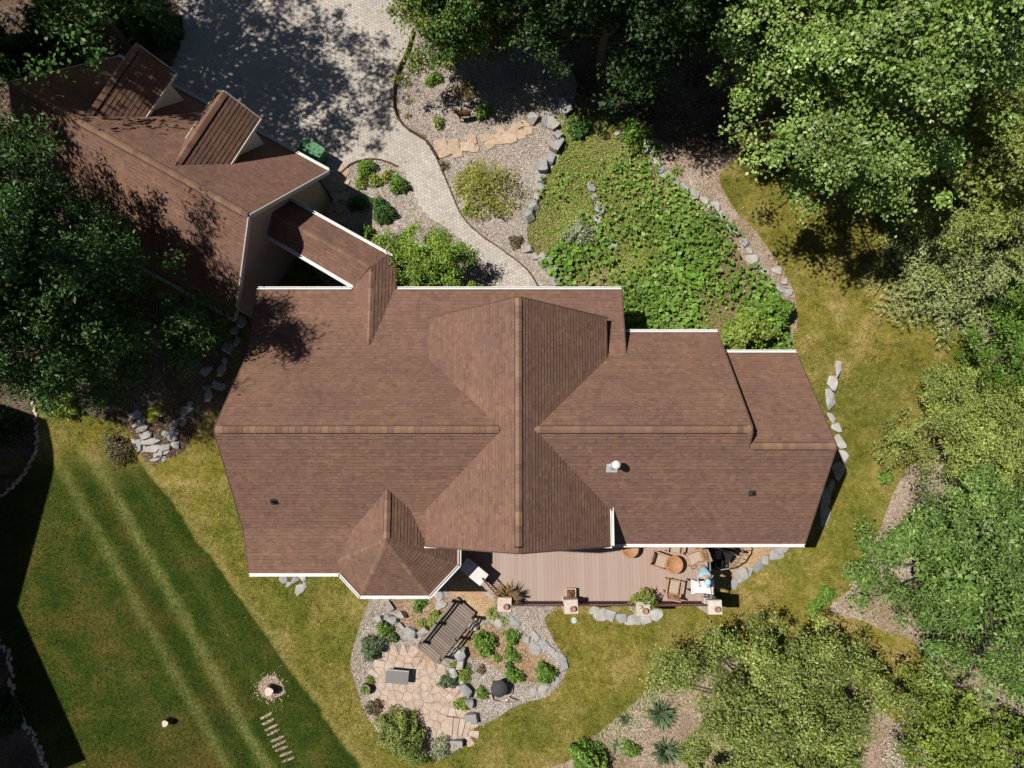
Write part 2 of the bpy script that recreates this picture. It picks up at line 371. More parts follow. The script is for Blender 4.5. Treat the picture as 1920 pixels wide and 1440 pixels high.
# the terrain: one sheet, fine where the camera looks, coarse far out
_ax = np.unique(np.concatenate([np.linspace(-220, -30, 12), np.arange(-30, 30.01, 0.75), np.linspace(30, 220, 12)]))
_ay = np.unique(np.concatenate([np.linspace(-220, -24, 12), np.arange(-24, 30.01, 0.75), np.linspace(30, 220, 12)]))
_v = [(x, y, float(terr(x, y)) + (0.0)) for y in _ay for x in _ax]; _w = len(_ax)
_f = [(j * _w + i, j * _w + i + 1, (j + 1) * _w + i + 1, (j + 1) * _w + i) for j in range(len(_ay) - 1) for i in range(_w - 1)]
tag(mesh('lawn', _v, _f, M_LAWN, smooth=True), kind='structure')
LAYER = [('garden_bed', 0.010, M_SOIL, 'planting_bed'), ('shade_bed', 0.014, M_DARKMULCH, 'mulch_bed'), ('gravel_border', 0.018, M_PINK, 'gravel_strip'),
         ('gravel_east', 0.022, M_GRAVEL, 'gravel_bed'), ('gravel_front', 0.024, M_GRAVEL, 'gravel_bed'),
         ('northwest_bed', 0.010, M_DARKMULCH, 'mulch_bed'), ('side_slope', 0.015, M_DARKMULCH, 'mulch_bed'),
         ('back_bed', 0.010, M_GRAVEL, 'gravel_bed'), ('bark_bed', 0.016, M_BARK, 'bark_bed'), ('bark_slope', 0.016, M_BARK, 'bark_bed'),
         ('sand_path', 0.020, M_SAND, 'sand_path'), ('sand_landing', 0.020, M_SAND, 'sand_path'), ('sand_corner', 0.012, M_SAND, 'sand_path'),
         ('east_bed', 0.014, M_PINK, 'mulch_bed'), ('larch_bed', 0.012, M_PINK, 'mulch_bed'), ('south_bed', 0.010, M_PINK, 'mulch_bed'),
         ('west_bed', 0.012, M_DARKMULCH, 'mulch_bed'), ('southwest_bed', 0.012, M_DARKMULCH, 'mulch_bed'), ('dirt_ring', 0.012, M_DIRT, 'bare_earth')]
for key, dz, mt, nm in LAYER: tag(drape(nm, POLY[key], dz, mt), kind='structure')
# bare rungs raked into the west lawn
for i in range(9):
    a = G(487 + i * 5.0, 1348 + i * 10.2); b = G(509 + i * 5.4, 1337 + i * 10.4); d = (b - a)[:2]; nrm = np.array([-d[1], d[0]]) / np.linalg.norm(d) * 0.05
    o = np.array([a[:2] - nrm * .6, (a[:2] + b[:2]) / 2 - nrm * 1.15, b[:2] - nrm * .5, b[:2] + nrm * .6, (a[:2] + b[:2]) / 2 + nrm, a[:2] + nrm * .7])
    tag(drape('bare_earth', smooth_poly(o, step=0.06, wob=0.035, seed=i), 0.014 , M_DIRT, 0.2), kind='structure')

# ------------------------------------------------------------------ driveway of small pavers
def _pavermat():
    m = NT('paver'); a = m.n('Attribute'); a.attribute_name = 'col'; p = m.pos(); c = m.mixc(1.0, a.outputs['Color'], m.ramp(m.noise(p, 30, 2), [(.3, .9), (.7, 1.1)]), 'MULTIPLY')
    c = m.mixc(1.0, c, m.ramp(m.noise(p, .5, 5, .65, .6), [(.3, (.86, .85, .84)), (.6, (1.03, 1.02, 1.0))]), 'MULTIPLY')
    c = m.mixc(m.math('MULTIPLY', m.smooth(m.noise(p, 1.7, 5, .7), .62, .75), .35), c, (.20, .17, .14)); return m.fin(c, .85, 0, .2)
M_PAVER = _pavermat()
drv = tag(drape('driveway', POLY['driveway'], 0.026, M_JOINT), kind='structure')
def pavers():
    poly = POLY['driveway']; ang = math.radians(-30); u = np.array([math.cos(ang), math.sin(ang)]); n = np.array([-u[1], u[0]])
    V = []; Cc = []; L, W = 0.165, 0.115; pal = np.array([(0.41, 0.37, 0.33), (0.39, 0.362, 0.33), (0.43, 0.38, 0.33), (0.37, 0.345, 0.32), (0.42, 0.385, 0.35)])
    ctr = poly.mean(0)
    S, T = np.meshgrid(np.arange(-90, 91), np.arange(-120, 121)); S = S.ravel(); T = T.ravel()
    cx = ctr[0] + (S + 0.5 * (T % 2)) * L * u[0] + T * W * n[0]; cy = ctr[1] + (S + 0.5 * (T % 2)) * L * u[1] + T * W * n[1]
    k = inside(cx, cy, poly); cx = cx[k]; cy = cy[k]
    px_, py_ = to_px(cx, cy, terr(cx, cy)); k = (px_ > 250) & (px_ < 1080) & (py_ > -60) & (py_ < 640); cx = cx[k]; cy = cy[k]
    r = np.random.default_rng(3); h = 0.040 + r.uniform(-0.004, 0.006, len(cx)); z = terr(cx, cy)
    g = 0.005; e = []
    for sx, sy in ((-1, -1), (1, -1), (1, 1), (-1, 1)):
        ax = cx + (sx * (L / 2 - g)) * u[0] + sy * (W / 2 - g) * n[0]; ay = cy + (sx * (L / 2 - g)) * u[1] + sy * (W / 2 - g) * n[1]
        e.append((ax, ay))
    top = [np.stack([a, b, z + h + r.uniform(-0.002, 0.002, len(cx))], 1) for a, b in e]; bot = [np.stack([a, b, z + 0.012], 1) for a, b in e]
    faces = [np.stack(top, 1)]
    for i in range(4): j = (i + 1) % 4; faces.append(np.stack([bot[i], bot[j], top[j], top[i]], 1))
    col = 1.12 * pal[r.integers(0, len(pal), len(cx))] * r.uniform(0.9, 1.1, (len(cx), 1))
    o = fast_mesh('paver', np.concatenate(faces).reshape(-1, 3), 4, np.concatenate([col] * 5), M_PAVER, drv); tag(o, kind='stuff')
pavers()
M_EDGE = plain('rusty_edging', (0.10, 0.055, 0.03), 0.8, 0.35, 4)
def edging(pts, w, h, name, label, mat):
    pl = smooth_poly(GP(pts), False, 0.3); mb = MB()
    t = thing(name, label, 'edging', (*pl[0], float(terr(*pl[0]))))
    for i in range(len(pl) - 1):
        a, b = pl[i], pl[i + 1]; mb.bar((*a, float(terr(*a)) + h / 2), (*b, float(terr(*b)) + h / 2), w, h)
    mb.build('strip', mat, t)
edging(DRIVE_E[2:10], 0.045, 0.24, 'bed_edging', 'thin rusty edging between paved driveway and gravel bed', M_EDGE)
edging(DRIVE_E[9:16], 0.04, 0.10, 'bed_edging', 'low brown edging along curved walkway below sparse shrub', M_EDGE)
edging(DRIVE_W[8:13], 0.05, 0.10, 'bed_edging', 'low brown edging round the front shrub bed', M_EDGE)
# ------------------------------------------------------------------ roofs
def _shmat():
    m = NT('shingle'); a = m.n('Attribute'); a.attribute_name = 'col'; p = m.pos(); c = m.mixc(1.0, a.outputs['Color'], m.ramp(m.noise(p, 45, 2), [(.3, .8), (.7, 1.2)]), 'MULTIPLY')
    c = m.mixc(1.0, c, m.ramp(m.noise(p, .55, 5, .6, .5), [(.3, (.90, .90, .93)), (.7, (1.09, 1.07, 1.02))]), 'MULTIPLY'); c = m.mixc(1.0, c, m.ramp(m.noise(p, 2.2, 4, .65), [(.3, .93), (.7, 1.07)]), 'MULTIPLY')
    m.bump(m.noise(p, 60, 2), .3, .004); return m.fin(c, .95, 0, .08)
M_SHINGLE = _shmat()
M_DECKING = plain('roof_felt', (0.06, 0.042, 0.035), 0.95, 0.2, 3)
M_TRIM = plain('white_trim', (0.68, 0.665, 0.64), 0.55, 0.1, 2.5, 0.03)
M_FASCIA = plain('fascia_grey', (0.50, 0.48, 0.46), 0.6, 0.05, 3, 0.03)
M_SIDING = plain('stucco', (0.40, 0.335, 0.29), 0.9, 0.08, 5, 0.2)
M_CHEEK = plain('white_siding', (0.66, 0.63, 0.60), 0.8, 0.05, 4, 0.1)
M_VENTDARK = plain('ridge_vent_black', (0.012, 0.011, 0.011), 0.7, 0.2, 5)
def _capmat():
    m = NT('ridge_cap'); oi = m.n('ObjectInfo')
    c = m.ramp(oi.outputs['Random'], [(0.0, (0.185, 0.108, 0.075)), (0.25, (0.255, 0.155, 0.10)), (0.5, (0.205, 0.122, 0.088)), (0.8, (0.29, 0.18, 0.115)), (1.0, (0.175, 0.105, 0.082))])
    c = m.mixc(1.0, c, m.ramp(m.noise(m.pos(), 45, 2), [(0.3, 0.8), (0.7, 1.2)]), 'MULTIPLY')
    return m.fin(c, 0.95, 0, 0.08)
M_CAP = _capmat()
PAL = np.array([(0.192, 0.110, 0.082), (0.202, 0.117, 0.086), (0.184, 0.108, 0.084), (0.212, 0.124, 0.086), (0.170, 0.098, 0.076), (0.198, 0.118, 0.092), (0.222, 0.130, 0.086)])
PAL = PAL * .6 + PAL.mean(0) * .4
def clip_poly(sub, clip):
    out = sub
    for i in range(len(clip)):
        a = clip[i]; b = clip[(i + 1) % len(clip)]; inp = out; out = []
        if not inp: return []
        e = (b[0] - a[0], b[1] - a[1]); side = lambda p: e[0] * (p[1] - a[1]) - e[1] * (p[0] - a[0])
        for j in range(len(inp)):
            p, q = inp[j - 1], inp[j]; sp, sq = side(p), side(q)
            if sq >= 0:
                if sp < 0: t = sp / (sp - sq); out.append((p[0] + (q[0] - p[0]) * t, p[1] + (q[1] - p[1]) * t))
                out.append(q)
            elif sp >= 0: t = sp / (sp - sq); out.append((p[0] + (q[0] - p[0]) * t, p[1] + (q[1] - p[1]) * t))
    return out
class Roof:
    """Collects planes of one building: a slab part each, courses of shingles in one joined part, caps one by one."""
    def __init__(s, parent, seed): s.p = parent; s.v = []; s.f = []; s.c = []; s.r = random.Random(seed); s.caps = {}
    def plane(s, pts, shingles=True, thick=0.14, expo=0.135, bright=1.0):
        p0, p1, p2 = [Vector([float(q) for q in pts[i]]) for i in (0, 1, 2)]
        nrm = (p1 - p0).cross(p2 - p0)
        if nrm.z < 0: nrm = -nrm
        nrm.normalize(); A, B = -nrm.x / nrm.z, -nrm.y / nrm.z; Cc = p0.z - A * p0.x - B * p0.y
        Z = lambda x, y: A * x + B * y + Cc
        poly = [(float(p[0]), float(p[1])) for p in pts]; n = len(poly)
        ar = sum(poly[i][0] * poly[(i + 1) % n][1] - poly[(i + 1) % n][0] * poly[i][1] for i in range(n))
        if ar < 0: poly = poly[::-1]
        mb = MB(); mb.prism(poly, [Z(*q) - thick for q in poly], [Z(*q) - 0.004 for q in poly]); mb.build('roof_plane', M_DECKING, s.p)
        if not shingles: return Z
        g = math.hypot(A, B); dn = (-A / g, -B / g); ux = (-dn[1], dn[0])      # plan down-slope and along-eave
        k = math.sqrt(1 + g * g); step = expo / k
        vs = [q[0] * dn[0] + q[1] * dn[1] for q in poly]; us = [q[0] * ux[0] + q[1] * ux[1] for q in poly]
        v = math.floor(min(vs) / step) * step
        while v < max(vs):
            v1 = v + step
            # span of the polygon over this course
            band = clip_poly(poly, [(dn[0] * v + ux[0] * -200, dn[1] * v + ux[1] * -200), (dn[0] * v1 + ux[0] * -200, dn[1] * v1 + ux[1] * -200), (dn[0] * v1 + ux[0] * 200, dn[1] * v1 + ux[1] * 200), (dn[0] * v + ux[0] * 200, dn[1] * v + ux[1] * 200)])
            if len(band) >= 3:
                bu = [q[0] * ux[0] + q[1] * ux[1] for q in band]; lo, hi = min(bu), max(bu)
                u = lo - s.r.uniform(0, 0.25); rowb = s.r.uniform(0.96, 1.04)
                while u < hi:
                    w = s.r.choice((0.09, 0.11, 0.14, 0.17, 0.2)) ; u1 = u + w
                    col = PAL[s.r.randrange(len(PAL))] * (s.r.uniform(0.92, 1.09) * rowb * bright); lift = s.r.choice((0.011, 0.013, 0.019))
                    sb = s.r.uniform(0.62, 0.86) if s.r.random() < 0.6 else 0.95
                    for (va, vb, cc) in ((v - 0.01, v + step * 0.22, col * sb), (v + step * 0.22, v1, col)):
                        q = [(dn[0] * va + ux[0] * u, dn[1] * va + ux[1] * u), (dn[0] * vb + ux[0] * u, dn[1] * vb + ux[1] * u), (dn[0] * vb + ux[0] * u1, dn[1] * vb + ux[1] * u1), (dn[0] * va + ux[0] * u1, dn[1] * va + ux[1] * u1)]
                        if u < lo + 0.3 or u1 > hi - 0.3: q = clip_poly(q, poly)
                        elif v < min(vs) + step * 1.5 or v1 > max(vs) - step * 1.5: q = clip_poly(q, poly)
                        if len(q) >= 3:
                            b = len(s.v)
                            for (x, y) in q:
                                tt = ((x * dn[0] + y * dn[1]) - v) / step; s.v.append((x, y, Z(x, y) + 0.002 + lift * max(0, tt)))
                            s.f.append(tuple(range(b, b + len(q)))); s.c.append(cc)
                            if vb == v1 and len(q) == 4:      # the butt edge, coloured darker to draw its shadow line
                                a_, b_ = s.v[b + 1], s.v[b + 2]; e = len(s.v)
                                s.v += [(a_[0], a_[1], Z(a_[0], a_[1]) - 0.002), (b_[0], b_[1], Z(b_[0], b_[1]) - 0.002)]
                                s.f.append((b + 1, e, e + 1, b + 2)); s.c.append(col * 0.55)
                    u = u1
            v = v1
        return Z
    def ridge(s, a, b, m1, m2, vent=True, w=0.105, expo=0.2, name='ridge_cap', start=0.0):
        """caps folded over the line a-b; m1, m2 fall of the roof to either side per metre"""
        a = Vector([float(q) for q in a]); b = Vector([float(q) for q in b]); d = b - a; L = d.length; d.normalize()
        side = Vector((d.y, -d.x, 0)).normalized()
        h = 0.035 if vent else 0.012
        if vent:
            mb = MB(); e = 0.02
            pr = [(-w - e, -m1 * (w + e) - 0.02), (-w - e, h - m1 * (w + e) - 0.012), (0, h - 0.008), (w + e, h - m2 * (w + e) - 0.012), (w + e, -m2 * (w + e) - 0.02)]
            v = [tuple(p + side * x + Vector((0, 0, z))) for p in (a + d * 0.12, b - d * 0.12) for x, z in pr]
            mb.add(v, [(0, 1, 6, 5), (1, 2, 7, 6), (2, 3, 8, 7), (3, 4, 9, 8), (0, 4, 3, 2, 1), (5, 6, 7, 8, 9)]); mb.build('ridge_vent', M_VENTDARK, s.p)
        key = (round(m1, 2), round(m2, 2), w, round(d.z, 2), h)
        if key not in s.caps:
            me = bpy.data.meshes.new(name); t = 0.016; ln = expo + 0.03
            v = []
            for yy, lift in ((0.0, 0.0), (ln, 0.012)):
                for x, mm in ((-w, m1), (-w * .45, m1), (0, 0), (w * .45, m2), (w, m2)): v.append((x, yy, h - mm * abs(x) * 0.96 + lift - (0.006 if x == 0 else 0)))
            n = 5; v += [(x, y, z - t) for x, y, z in v]
            f = [(i, i + 1, n + i + 1, n + i) for i in range(4)] + [(2 * n + i, 3 * n + i, 3 * n + i + 1, 2 * n + i + 1) for i in range(4)]
            f += [(n + i, n + i + 1, 3 * n + i + 1, 3 * n + i) for i in range(4)] + [(0, n, 3 * n, 2 * n), (n - 1, 3 * n - 1, 4 * n - 1, 2 * n - 1)]
            me.from_pydata(v, [], f); me.update(); me.materials.append(M_CAP); s.caps[key] = me
        k = int(L / expo); rot = Matrix((side, d, side.cross(d))).transposed().to_euler()
        for i in range(k):
            inst(name, s.caps[key], s.p, a + d * (i * expo), rot)
    def done(s):
        me = bpy.data.meshes.new('shingles'); me.from_pydata(s.v, [], s.f); me.update()
        at = me.attributes.new('col', 'FLOAT_COLOR', 'FACE'); c = np.ones((len(s.f), 4), np.float32); c[:, :3] = np.array(s.c); at.data.foreach_set('color', c.ravel())
        me.materials.append(M_SHINGLE); o = link(bpy.data.objects.new('shingles', me)); adopt(o, s.p); tag(o, kind='stuff')
def gutter(pts, parent, w=0.095, h=0.1, mat=None):
    """K-style gutter along plan points at eave height; runs just outside the eave."""
    mb = MB()
    for a, b in zip(pts[:-1], pts[1:]):
        a = Vector([float(q) for q in a]); b = Vector([float(q) for q in b]); d = (b - a); d.z = 0; d.normalize(); s = Vector((d.y, -d.x, 0)); L = (b - a).length
        # floor, back, front lip
        e = d * 0.0
        mb.bar(a - e + Vector((0, 0, -h)), b + e + Vector((0, 0, -h)), w, 0.012)
        mb.bar(a + s * (w / 2), b + s * (w / 2), 0.028, h * 0.95 * 2 * 0.5 + 0.1)
        mb.bar(a - s * (w / 2 - .01), b - s * (w / 2 - .01), 0.03, h)
        mb.bar(a + Vector((0, 0, -0.012)), b + Vector((0, 0, -0.012)), w * 0.9, 0.008)
    return mb.build('gutter', mat or M_TRIM, parent)
def rake(pts, parent, off=(0, 0, 0), w=0.035, h=0.2, mat=None):
    mb = MB()
    for a, b in zip(pts[:-1], pts[1:]):
        mb.bar(Vector([float(q) for q in a]) + Vector(off) + Vector((0, 0, -h / 2 + 0.0)), Vector([float(q) for q in b]) + Vector(off) + Vector((0, 0, -h / 2)), w, h)
    return mb.build('rake_board', mat or M_FASCIA, parent)

# ------------------------------------------------------------------ main house
house = thing('house', 'large brown-shingled house with crossing gable roofs and white gutters', 'house', (0, 1, 0))
R = Roof(house, 11)
RY, RZ, XW, XM, XE = 1.77, 8.05, -9.06, 7.32, 10.03
KN, KNZ = 4.50, RZ - .88 * (4.50 - RY)            # kink where the roof flattens on the north
NE_, NEZ = 7.0, 5.0
KS, KSZ = -1.37, RZ - .925 * (RY + 1.37)
SE_, SEZ = -2.91, 4.36
MNY = 5.50; MNZ = RZ - .88 * (MNY - RY)
SY = -1.90; SZ = RZ - .925 * (RY - SY)
RRY, RRZ = 1.29, RZ - .925 * (RY - 1.29); RNY = 4.74; RNZ = RRZ - .79 * (RNY - RRY)
R.plane([(XW, RY, RZ), (XW, KN, KNZ), (0.2, KN, KNZ), (0.2, RY, RZ)])
R.plane([(XW, KN - 0.02, KNZ + .002), (XW, NE_, NEZ), (3.89, NE_, NEZ), (3.89, KN - 0.02, KNZ + .002)], bright=0.96)
R.plane([(0.2, RY, RZ), (0.2, MNY, MNZ), (XM, MNY, MNZ), (XM, RY, RZ)])
R.plane([(XM - 0.25, RRY, RRZ), (XM - 0.25, RNY, RNZ), (XE, RNY, RNZ), (XE, RRY, RRZ)])
R.plane([(0.2, RY, RZ), (0.2, -1.3, RZ - .925 * (RY + 1.3)), (2.95, -1.3, RZ - .925 * (RY + 1.3)), (2.95, RY, RZ)]); R.plane([(2.95, RY, RZ), (2.95, SY, SZ), (XM, SY, SZ), (XM, RY, RZ)])
R.plane([(XM, RRY, RRZ), (XM, SY, SZ), (XE, SY, SZ), (XE, RRY, RRZ)])
R.plane([(XW, RY, RZ), (XW, KS, KSZ), (0.2, KS, KSZ), (0.2, RY, RZ)])
R.plane([(XW, KS + .02, KSZ + .002), (XW, SE_, SEZ), (-2.5, SE_, SEZ), (-2.5, KS + .02, KSZ + .002)])
R.plane([(-3.75, -0.72, 5.77), (-3.75, -1.98, 5.25), (-2.5, -1.98, 5.25), (-2.5, -0.72, 5.77)])
CX, CZ, CHW, CE = 0.2, 8.5, 3.05, 5.755           # crossing gable
CN, CS = 5.78, -1.87
R.plane([(CX, CS, CZ), (CX, CN, CZ), (CX - CHW, CN, CE), (CX - CHW, CS, CE)])
R.plane([(CX, CS, CZ), (CX, CN, CZ), (CX + CHW, CN, CE), (CX + CHW, CS, CE)])
# turret
TE = 4.36; AP = np.array([-4.02, -1.66, 6.40])
c1, c2, c3, c4 = P(637, 1074, TE), P(676, 1117, TE), P(805, 1117, TE), P(859, 1059, TE)
c0 = np.array([-6.2, c1[1] + 0.28, TE]); TRN = 0.15
R.plane([AP, c2, c3]); R.plane([AP, c3, c4]); R.plane([AP, c2, c0])
R.plane([AP, c4, (c4[0], -1.2, TE), (-2.6, 0.2, 0)][:3] + [(c4[0], -0.6, 0), (AP[0], TRN, 0)])
R.plane([AP, (AP[0], TRN, AP[2]), (-6.2, TRN, TE), (-6.2, c0[1], TE)])
# ridges
R.ridge((XW + .04, RY, RZ), (-0.28, RY, RZ), .88, .925); R.ridge((XM - .04, RY, RZ), (0.68, RY, RZ), .925, .88)
R.ridge((XE - .04, RRY, RRZ), (XM + .05, RRY, RRZ), .925, .79)
R.ridge((CX, CN - .03, CZ), (CX, CS + .03, CZ), .9, .9)
R.ridge((AP[0], TRN - .3, AP[2]), (AP[0], AP[1] + .05, AP[2]), .95, .95)
for c in (c0, c2, c3, c4):
    a = AP + (c - AP) * 0.985; R.ridge(a, AP + (c - AP) * .06, .42, .42, vent=False, w=.11)
# gutters and rakes
gutter([(XW, NE_ + .05, NEZ - .02), (-5.72, NE_ + .05, NEZ - .02)], house); gutter([(-4.08, NE_ + .05, NEZ - .02), (3.89, NE_ + .05, NEZ - .02)], house)
gutter([(3.93, MNY + .05, MNZ - .02), (XM, MNY + .05, MNZ - .02)], house); gutter([(XM + .04, RNY + .05, RNZ - .02), (XE, RNY + .05, RNZ - .02)], house)
gutter([(XE, SY - .05, SZ - .02), (CX + CHW + .12, SY - .05, SZ - .02)], house)
gutter([(c1[0], SE_ - .05, SEZ - .02), (XW, SE_ - .05, SEZ - .02)], house)
tp = [np.array([c4[0] + .05, -1.9, TE - .02]), c4 + (.05, -.02, -.02), c3 + (.02, -.05, -.02), c2 + (-.02, -.05, -.02), c1 + (-.05, -.03, -.02)]
gutter(tp, house)
gutter([(CX + CHW + .04, CS, CE - .02), (CX + CHW + .04, -0.62, CE - .02)], house)
M_BRAKE = plain('brown_rake', (.11, .07, .055), .8)
rake([(XW, NE_, NEZ), (XW, KN, KNZ), (XW, RY, RZ), (XW, KS, KSZ), (XW, SE_, SEZ)], house, (-.02, 0, -.02), mat=M_BRAKE)
rake([(XE, RNY, RNZ), (XE, RRY, RRZ), (XE, SY, SZ)], house, (.02, 0, -.02), mat=M_BRAKE)
rake([(XM, MNY, MNZ), (XM, RY, RZ), (XM, RRY, RRZ)], house, (.02, 0, -.02), mat=M_BRAKE)
rake([(3.89, NE_, NEZ), (3.89, KN, KNZ)], house, (.02, 0, -.02), mat=M_BRAKE)
for yy, o in ((CN, .02), (CS, -.02)): rake([(CX - CHW, yy, CE), (CX, yy, CZ), (CX + CHW, yy, CE)], house, (0, o, -.02), mat=M_BRAKE)
mb = MB(); mb.box((CX + CHW - .33, CS - .045, CE - .02), (.72, .05, .1)); mb.build('eave_return', M_TRIM, house); mb = MB(); mb.box((CX - CHW + .5, CS - .045, CE - .02), (1.05, .05, .1)); mb.build('eave_return', M_TRIM, house)
# walls
def yprism(x0, x1, prof, name='wall', mat=None, par=None):      # profile in (y,z) extruded along x
    n = len(prof); v = [(x0, y, z) for y, z in prof] + [(x1, y, z) for y, z in prof]
    f = [tuple(range(n)), tuple(range(n, 2 * n))[::-1]] + [(i, n + i, n + (i + 1) % n, (i + 1) % n) for i in range(n)]
    return mesh(name, v, f, mat or M_SIDING, par or house)
yprism(XW + .35, -2.3, [(SE_ + .35, -0.3), (SE_ + .35, SEZ), (KS, KSZ - .16), (RY, RZ - .18), (KN, KNZ - .16), (NE_ - .35, NEZ - .0), (NE_ - .35, -0.3)])
yprism(-2.29, 3.6, [(SY + .35, -0.3), (SY + .35, SZ + .15), (RY, RZ - .18), (KN, KNZ - .16), (NE_ - .35, NEZ), (NE_ - .35, -0.3)])
yprism(3.61, XM - .3, [(SY + .36, -0.3), (SY + .36, SZ + .15), (RY, RZ - .18), (MNY - .35, MNZ + .1), (MNY - .35, -0.3)])
yprism(XM - .29, XE - .35, [(SY + .35, -0.3), (SY + .35, SZ + .15), (RRY, RRZ - .18), (RNY - .35, RNZ + .1), (RNY - .35, -0.3)])
mb = MB()
mb.add([(CX - CHW + .3, CS + .35, 4.0), (CX + CHW - .3, CS + .35, 4.0), (CX + CHW - .3, CS + .35, CE + .1), (CX, CS + .35, CZ - .18), (CX - CHW + .3, CS + .35, CE + .1)] + [(CX - CHW + .3, CN - .3, 4.6), (CX + CHW - .3, CN - .3, 4.6), (CX + CHW - .3, CN - .3, CE + .1), (CX, CN - .3, CZ - .18), (CX - CHW + .3, CN - .3, CE + .1)],
       [(0, 1, 2, 3, 4), (9, 8, 7, 6, 5), (1, 6, 7, 2), (0, 4, 9, 5), (0, 5, 6, 1)]); mb.build('wall', M_SIDING, house)
tw = [np.array(c) for c in ((c4[0], -1.4), c4[:2], c3[:2], c2[:2], c0[:2], (c0[0], -1.4))]; tc = np.array([AP[0], AP[1]])
mb = MB(); mb.prism([tuple(tc + (q - tc) * .84) for q in tw], -0.3, TE + .1); mb.build('wall', M_SIDING, house)
# windows and doors on the walls that face the yard
M_GLASS = plain('window_glass', (0.03, 0.035, 0.04), 0.08, 0.1, 2, 0, 0, 0.6)
def window(c, w, h, axis, sgn, par=house, name='window'):
    mb = MB(); mg = MB(); d = 0.05
    if axis == 'y':
        mg.box((c[0], c[1] + sgn * .012, c[2]), (w, .02, h))
        for ox, oz, sx, sz in ((0, h / 2, w + .12, .07), (0, -h / 2, w + .16, .08), (-w / 2, 0, .07, h), (w / 2, 0, .07, h), (0, 0, .04, h)): mb.box((c[0] + ox, c[1] + sgn * .03, c[2] + oz), (sx, d, sz))
    else:
        mg.box((c[0] + sgn * .012, c[1], c[2]), (.02, w, h))
        for oy, oz, sy, sz in ((0, h / 2, w + .12, .07), (0, -h / 2, w + .16, .08), (-w / 2, 0, .07, h), (w / 2, 0, .07, h), (0, 0, .04, h)): mb.box((c[0] + sgn * .03, c[1] + oy, c[2] + oz), (d, sy, sz))
    o = mb.build(name, M_TRIM, par); g = mg.build('pane', M_GLASS, None); g.parent = o; 
    g.matrix_parent_inverse = Matrix.Translation(-Vector(par.location)) @ Matrix.Identity(4); g.matrix_parent_inverse = Matrix.Identity(4)
    return o
for x in (4.6, 6.6, 8.6): window((x, SY + .34, 3.4), 1.2, 1.5, 'y', -1)
window((1.4, SY + .34, 3.35), 1.8, 2.0, 'y', -1, name='patio_door'); window((-7.4, SE_ + .34, 3.3), 1.3, 1.3, 'y', -1)
for y in (0.2, 2.6): window((XE - .35, y, 3.6), 1.0, 1.3, 'x', 1)
for y in (0.0, 3.4): window((XW + .35, y, 3.6), 1.0, 1.3, 'x', -1)
window((-1.2, NE_ - .35, 3.3), 1.1, 2.1, 'y', 1, name='front_door'); window((1.8, NE_ - .35, 3.6), 1.2, 1.2, 'y', 1)

# connector (covered passage to the garage)
GA = math.radians(-29.4); GU = np.array([math.cos(GA), math.sin(GA), 0]); GN = np.array([-GU[1], GU[0], 0])
GP0 = P(465, 403, 7.6); 
ca, cb = P(506, 397, 5.6), P(694, 500, 5.6); ne0, ne1 = P(540, 374, 4.95), P(735, 482, 4.95); se0, se1 = P(500, 441, 4.95), P(663, 537, 4.95)
R.plane([ca, cb, ne1, ne0]); R.plane([ca, cb, se1, se0])
xr = float(cb[0]) + .04
R.plane([(xr, float(cb[1]), 5.6), (xr, 4.9, 5.6), (float(P(742, 545, 4.95)[0]) + .02, 4.9, 4.95), (float(ne1[0]), float(ne1[1]) - .02, 4.95)][0:3] + [(float(P(742, 545, 4.95)[0]) + .02, float(ne1[1]) - .3, 4.95), (float(ne1[0]) - .1, float(ne1[1]) + .05, 0)])
R.plane([(xr, float(cb[1]), 5.6), (xr, 4.9, 5.6), (float(se1[0]) - .02, 4.9, 4.95), (float(se1[0]) - .02, float(se1[1]) - .03, 4.95)])
R.ridge((xr, 5.05, 5.6), (xr, float(cb[1]) - .02, 5.6), .95, .9, vent=False, w=.1)
R.ridge(cb - (cb - ca) * .02, ca + (cb - ca) * .02, .9, .9, vent=False, w=.09)
gutter([ne0 + GN * .05 - (0, 0, .02), ne1 + GN * .05 - (0, 0, .02)], house); gutter([se1 - GN * .05 - (0, 0, .02), se0 - GN * .05 - (0, 0, .02)], house)
mb = MB(); s0 = se0 + GN * .22; s1 = se1 + GN * .22; n0 = ne0 - GN * .22; n1 = ne1 - GN * .22
mb.prism([tuple(s0[:2]), tuple(s1[:2]), tuple(n1[:2]), tuple(n0[:2])], 1.7, 5.0); mb.build('wall', M_SIDING, house)
# roof vents
vb = P(1143, 878, 7.0); 
def on_south(px, py):
    z = 7.0
    for _ in range(30): p = P(px, py, z); z = RZ - .925 * (RY - p[1])
    return P(px, py, z)
vb = on_south(1149, 873)
M_GALV = plain('galvanised', (0.62, 0.64, 0.66), 0.45, 0.08, 8, 0.05, 0.3, 0.5)
vt = thing('flue_pipe', 'white round flue pipe with cap rising from the south roof', 'flue', vb)
mb = MB(); mb.lathe((vb[0], vb[1], vb[2] - .2), [(.09, 0), (.09, .88), (.075, .88)], 18); mb.build('pipe', M_GALV, vt, True)
mb = MB(); mb.lathe((vb[0], vb[1], vb[2] + .66), [(.08, 0), (.13, .02), (.135, .10), (.12, .14), (.02, .16)], 18); mb.build('cap', M_TRIM, vt, True)
mb = MB(); a = math.atan(.925); mb.box((vb[0] - .02, vb[1] - .08, vb[2] - .055), (.36, .34, .012), rx=a); mb.lathe((vb[0], vb[1], vb[2] - .1), [(.14, 0), (.095, .22)], 16); mb.build('flashing', M_GALV, vt)
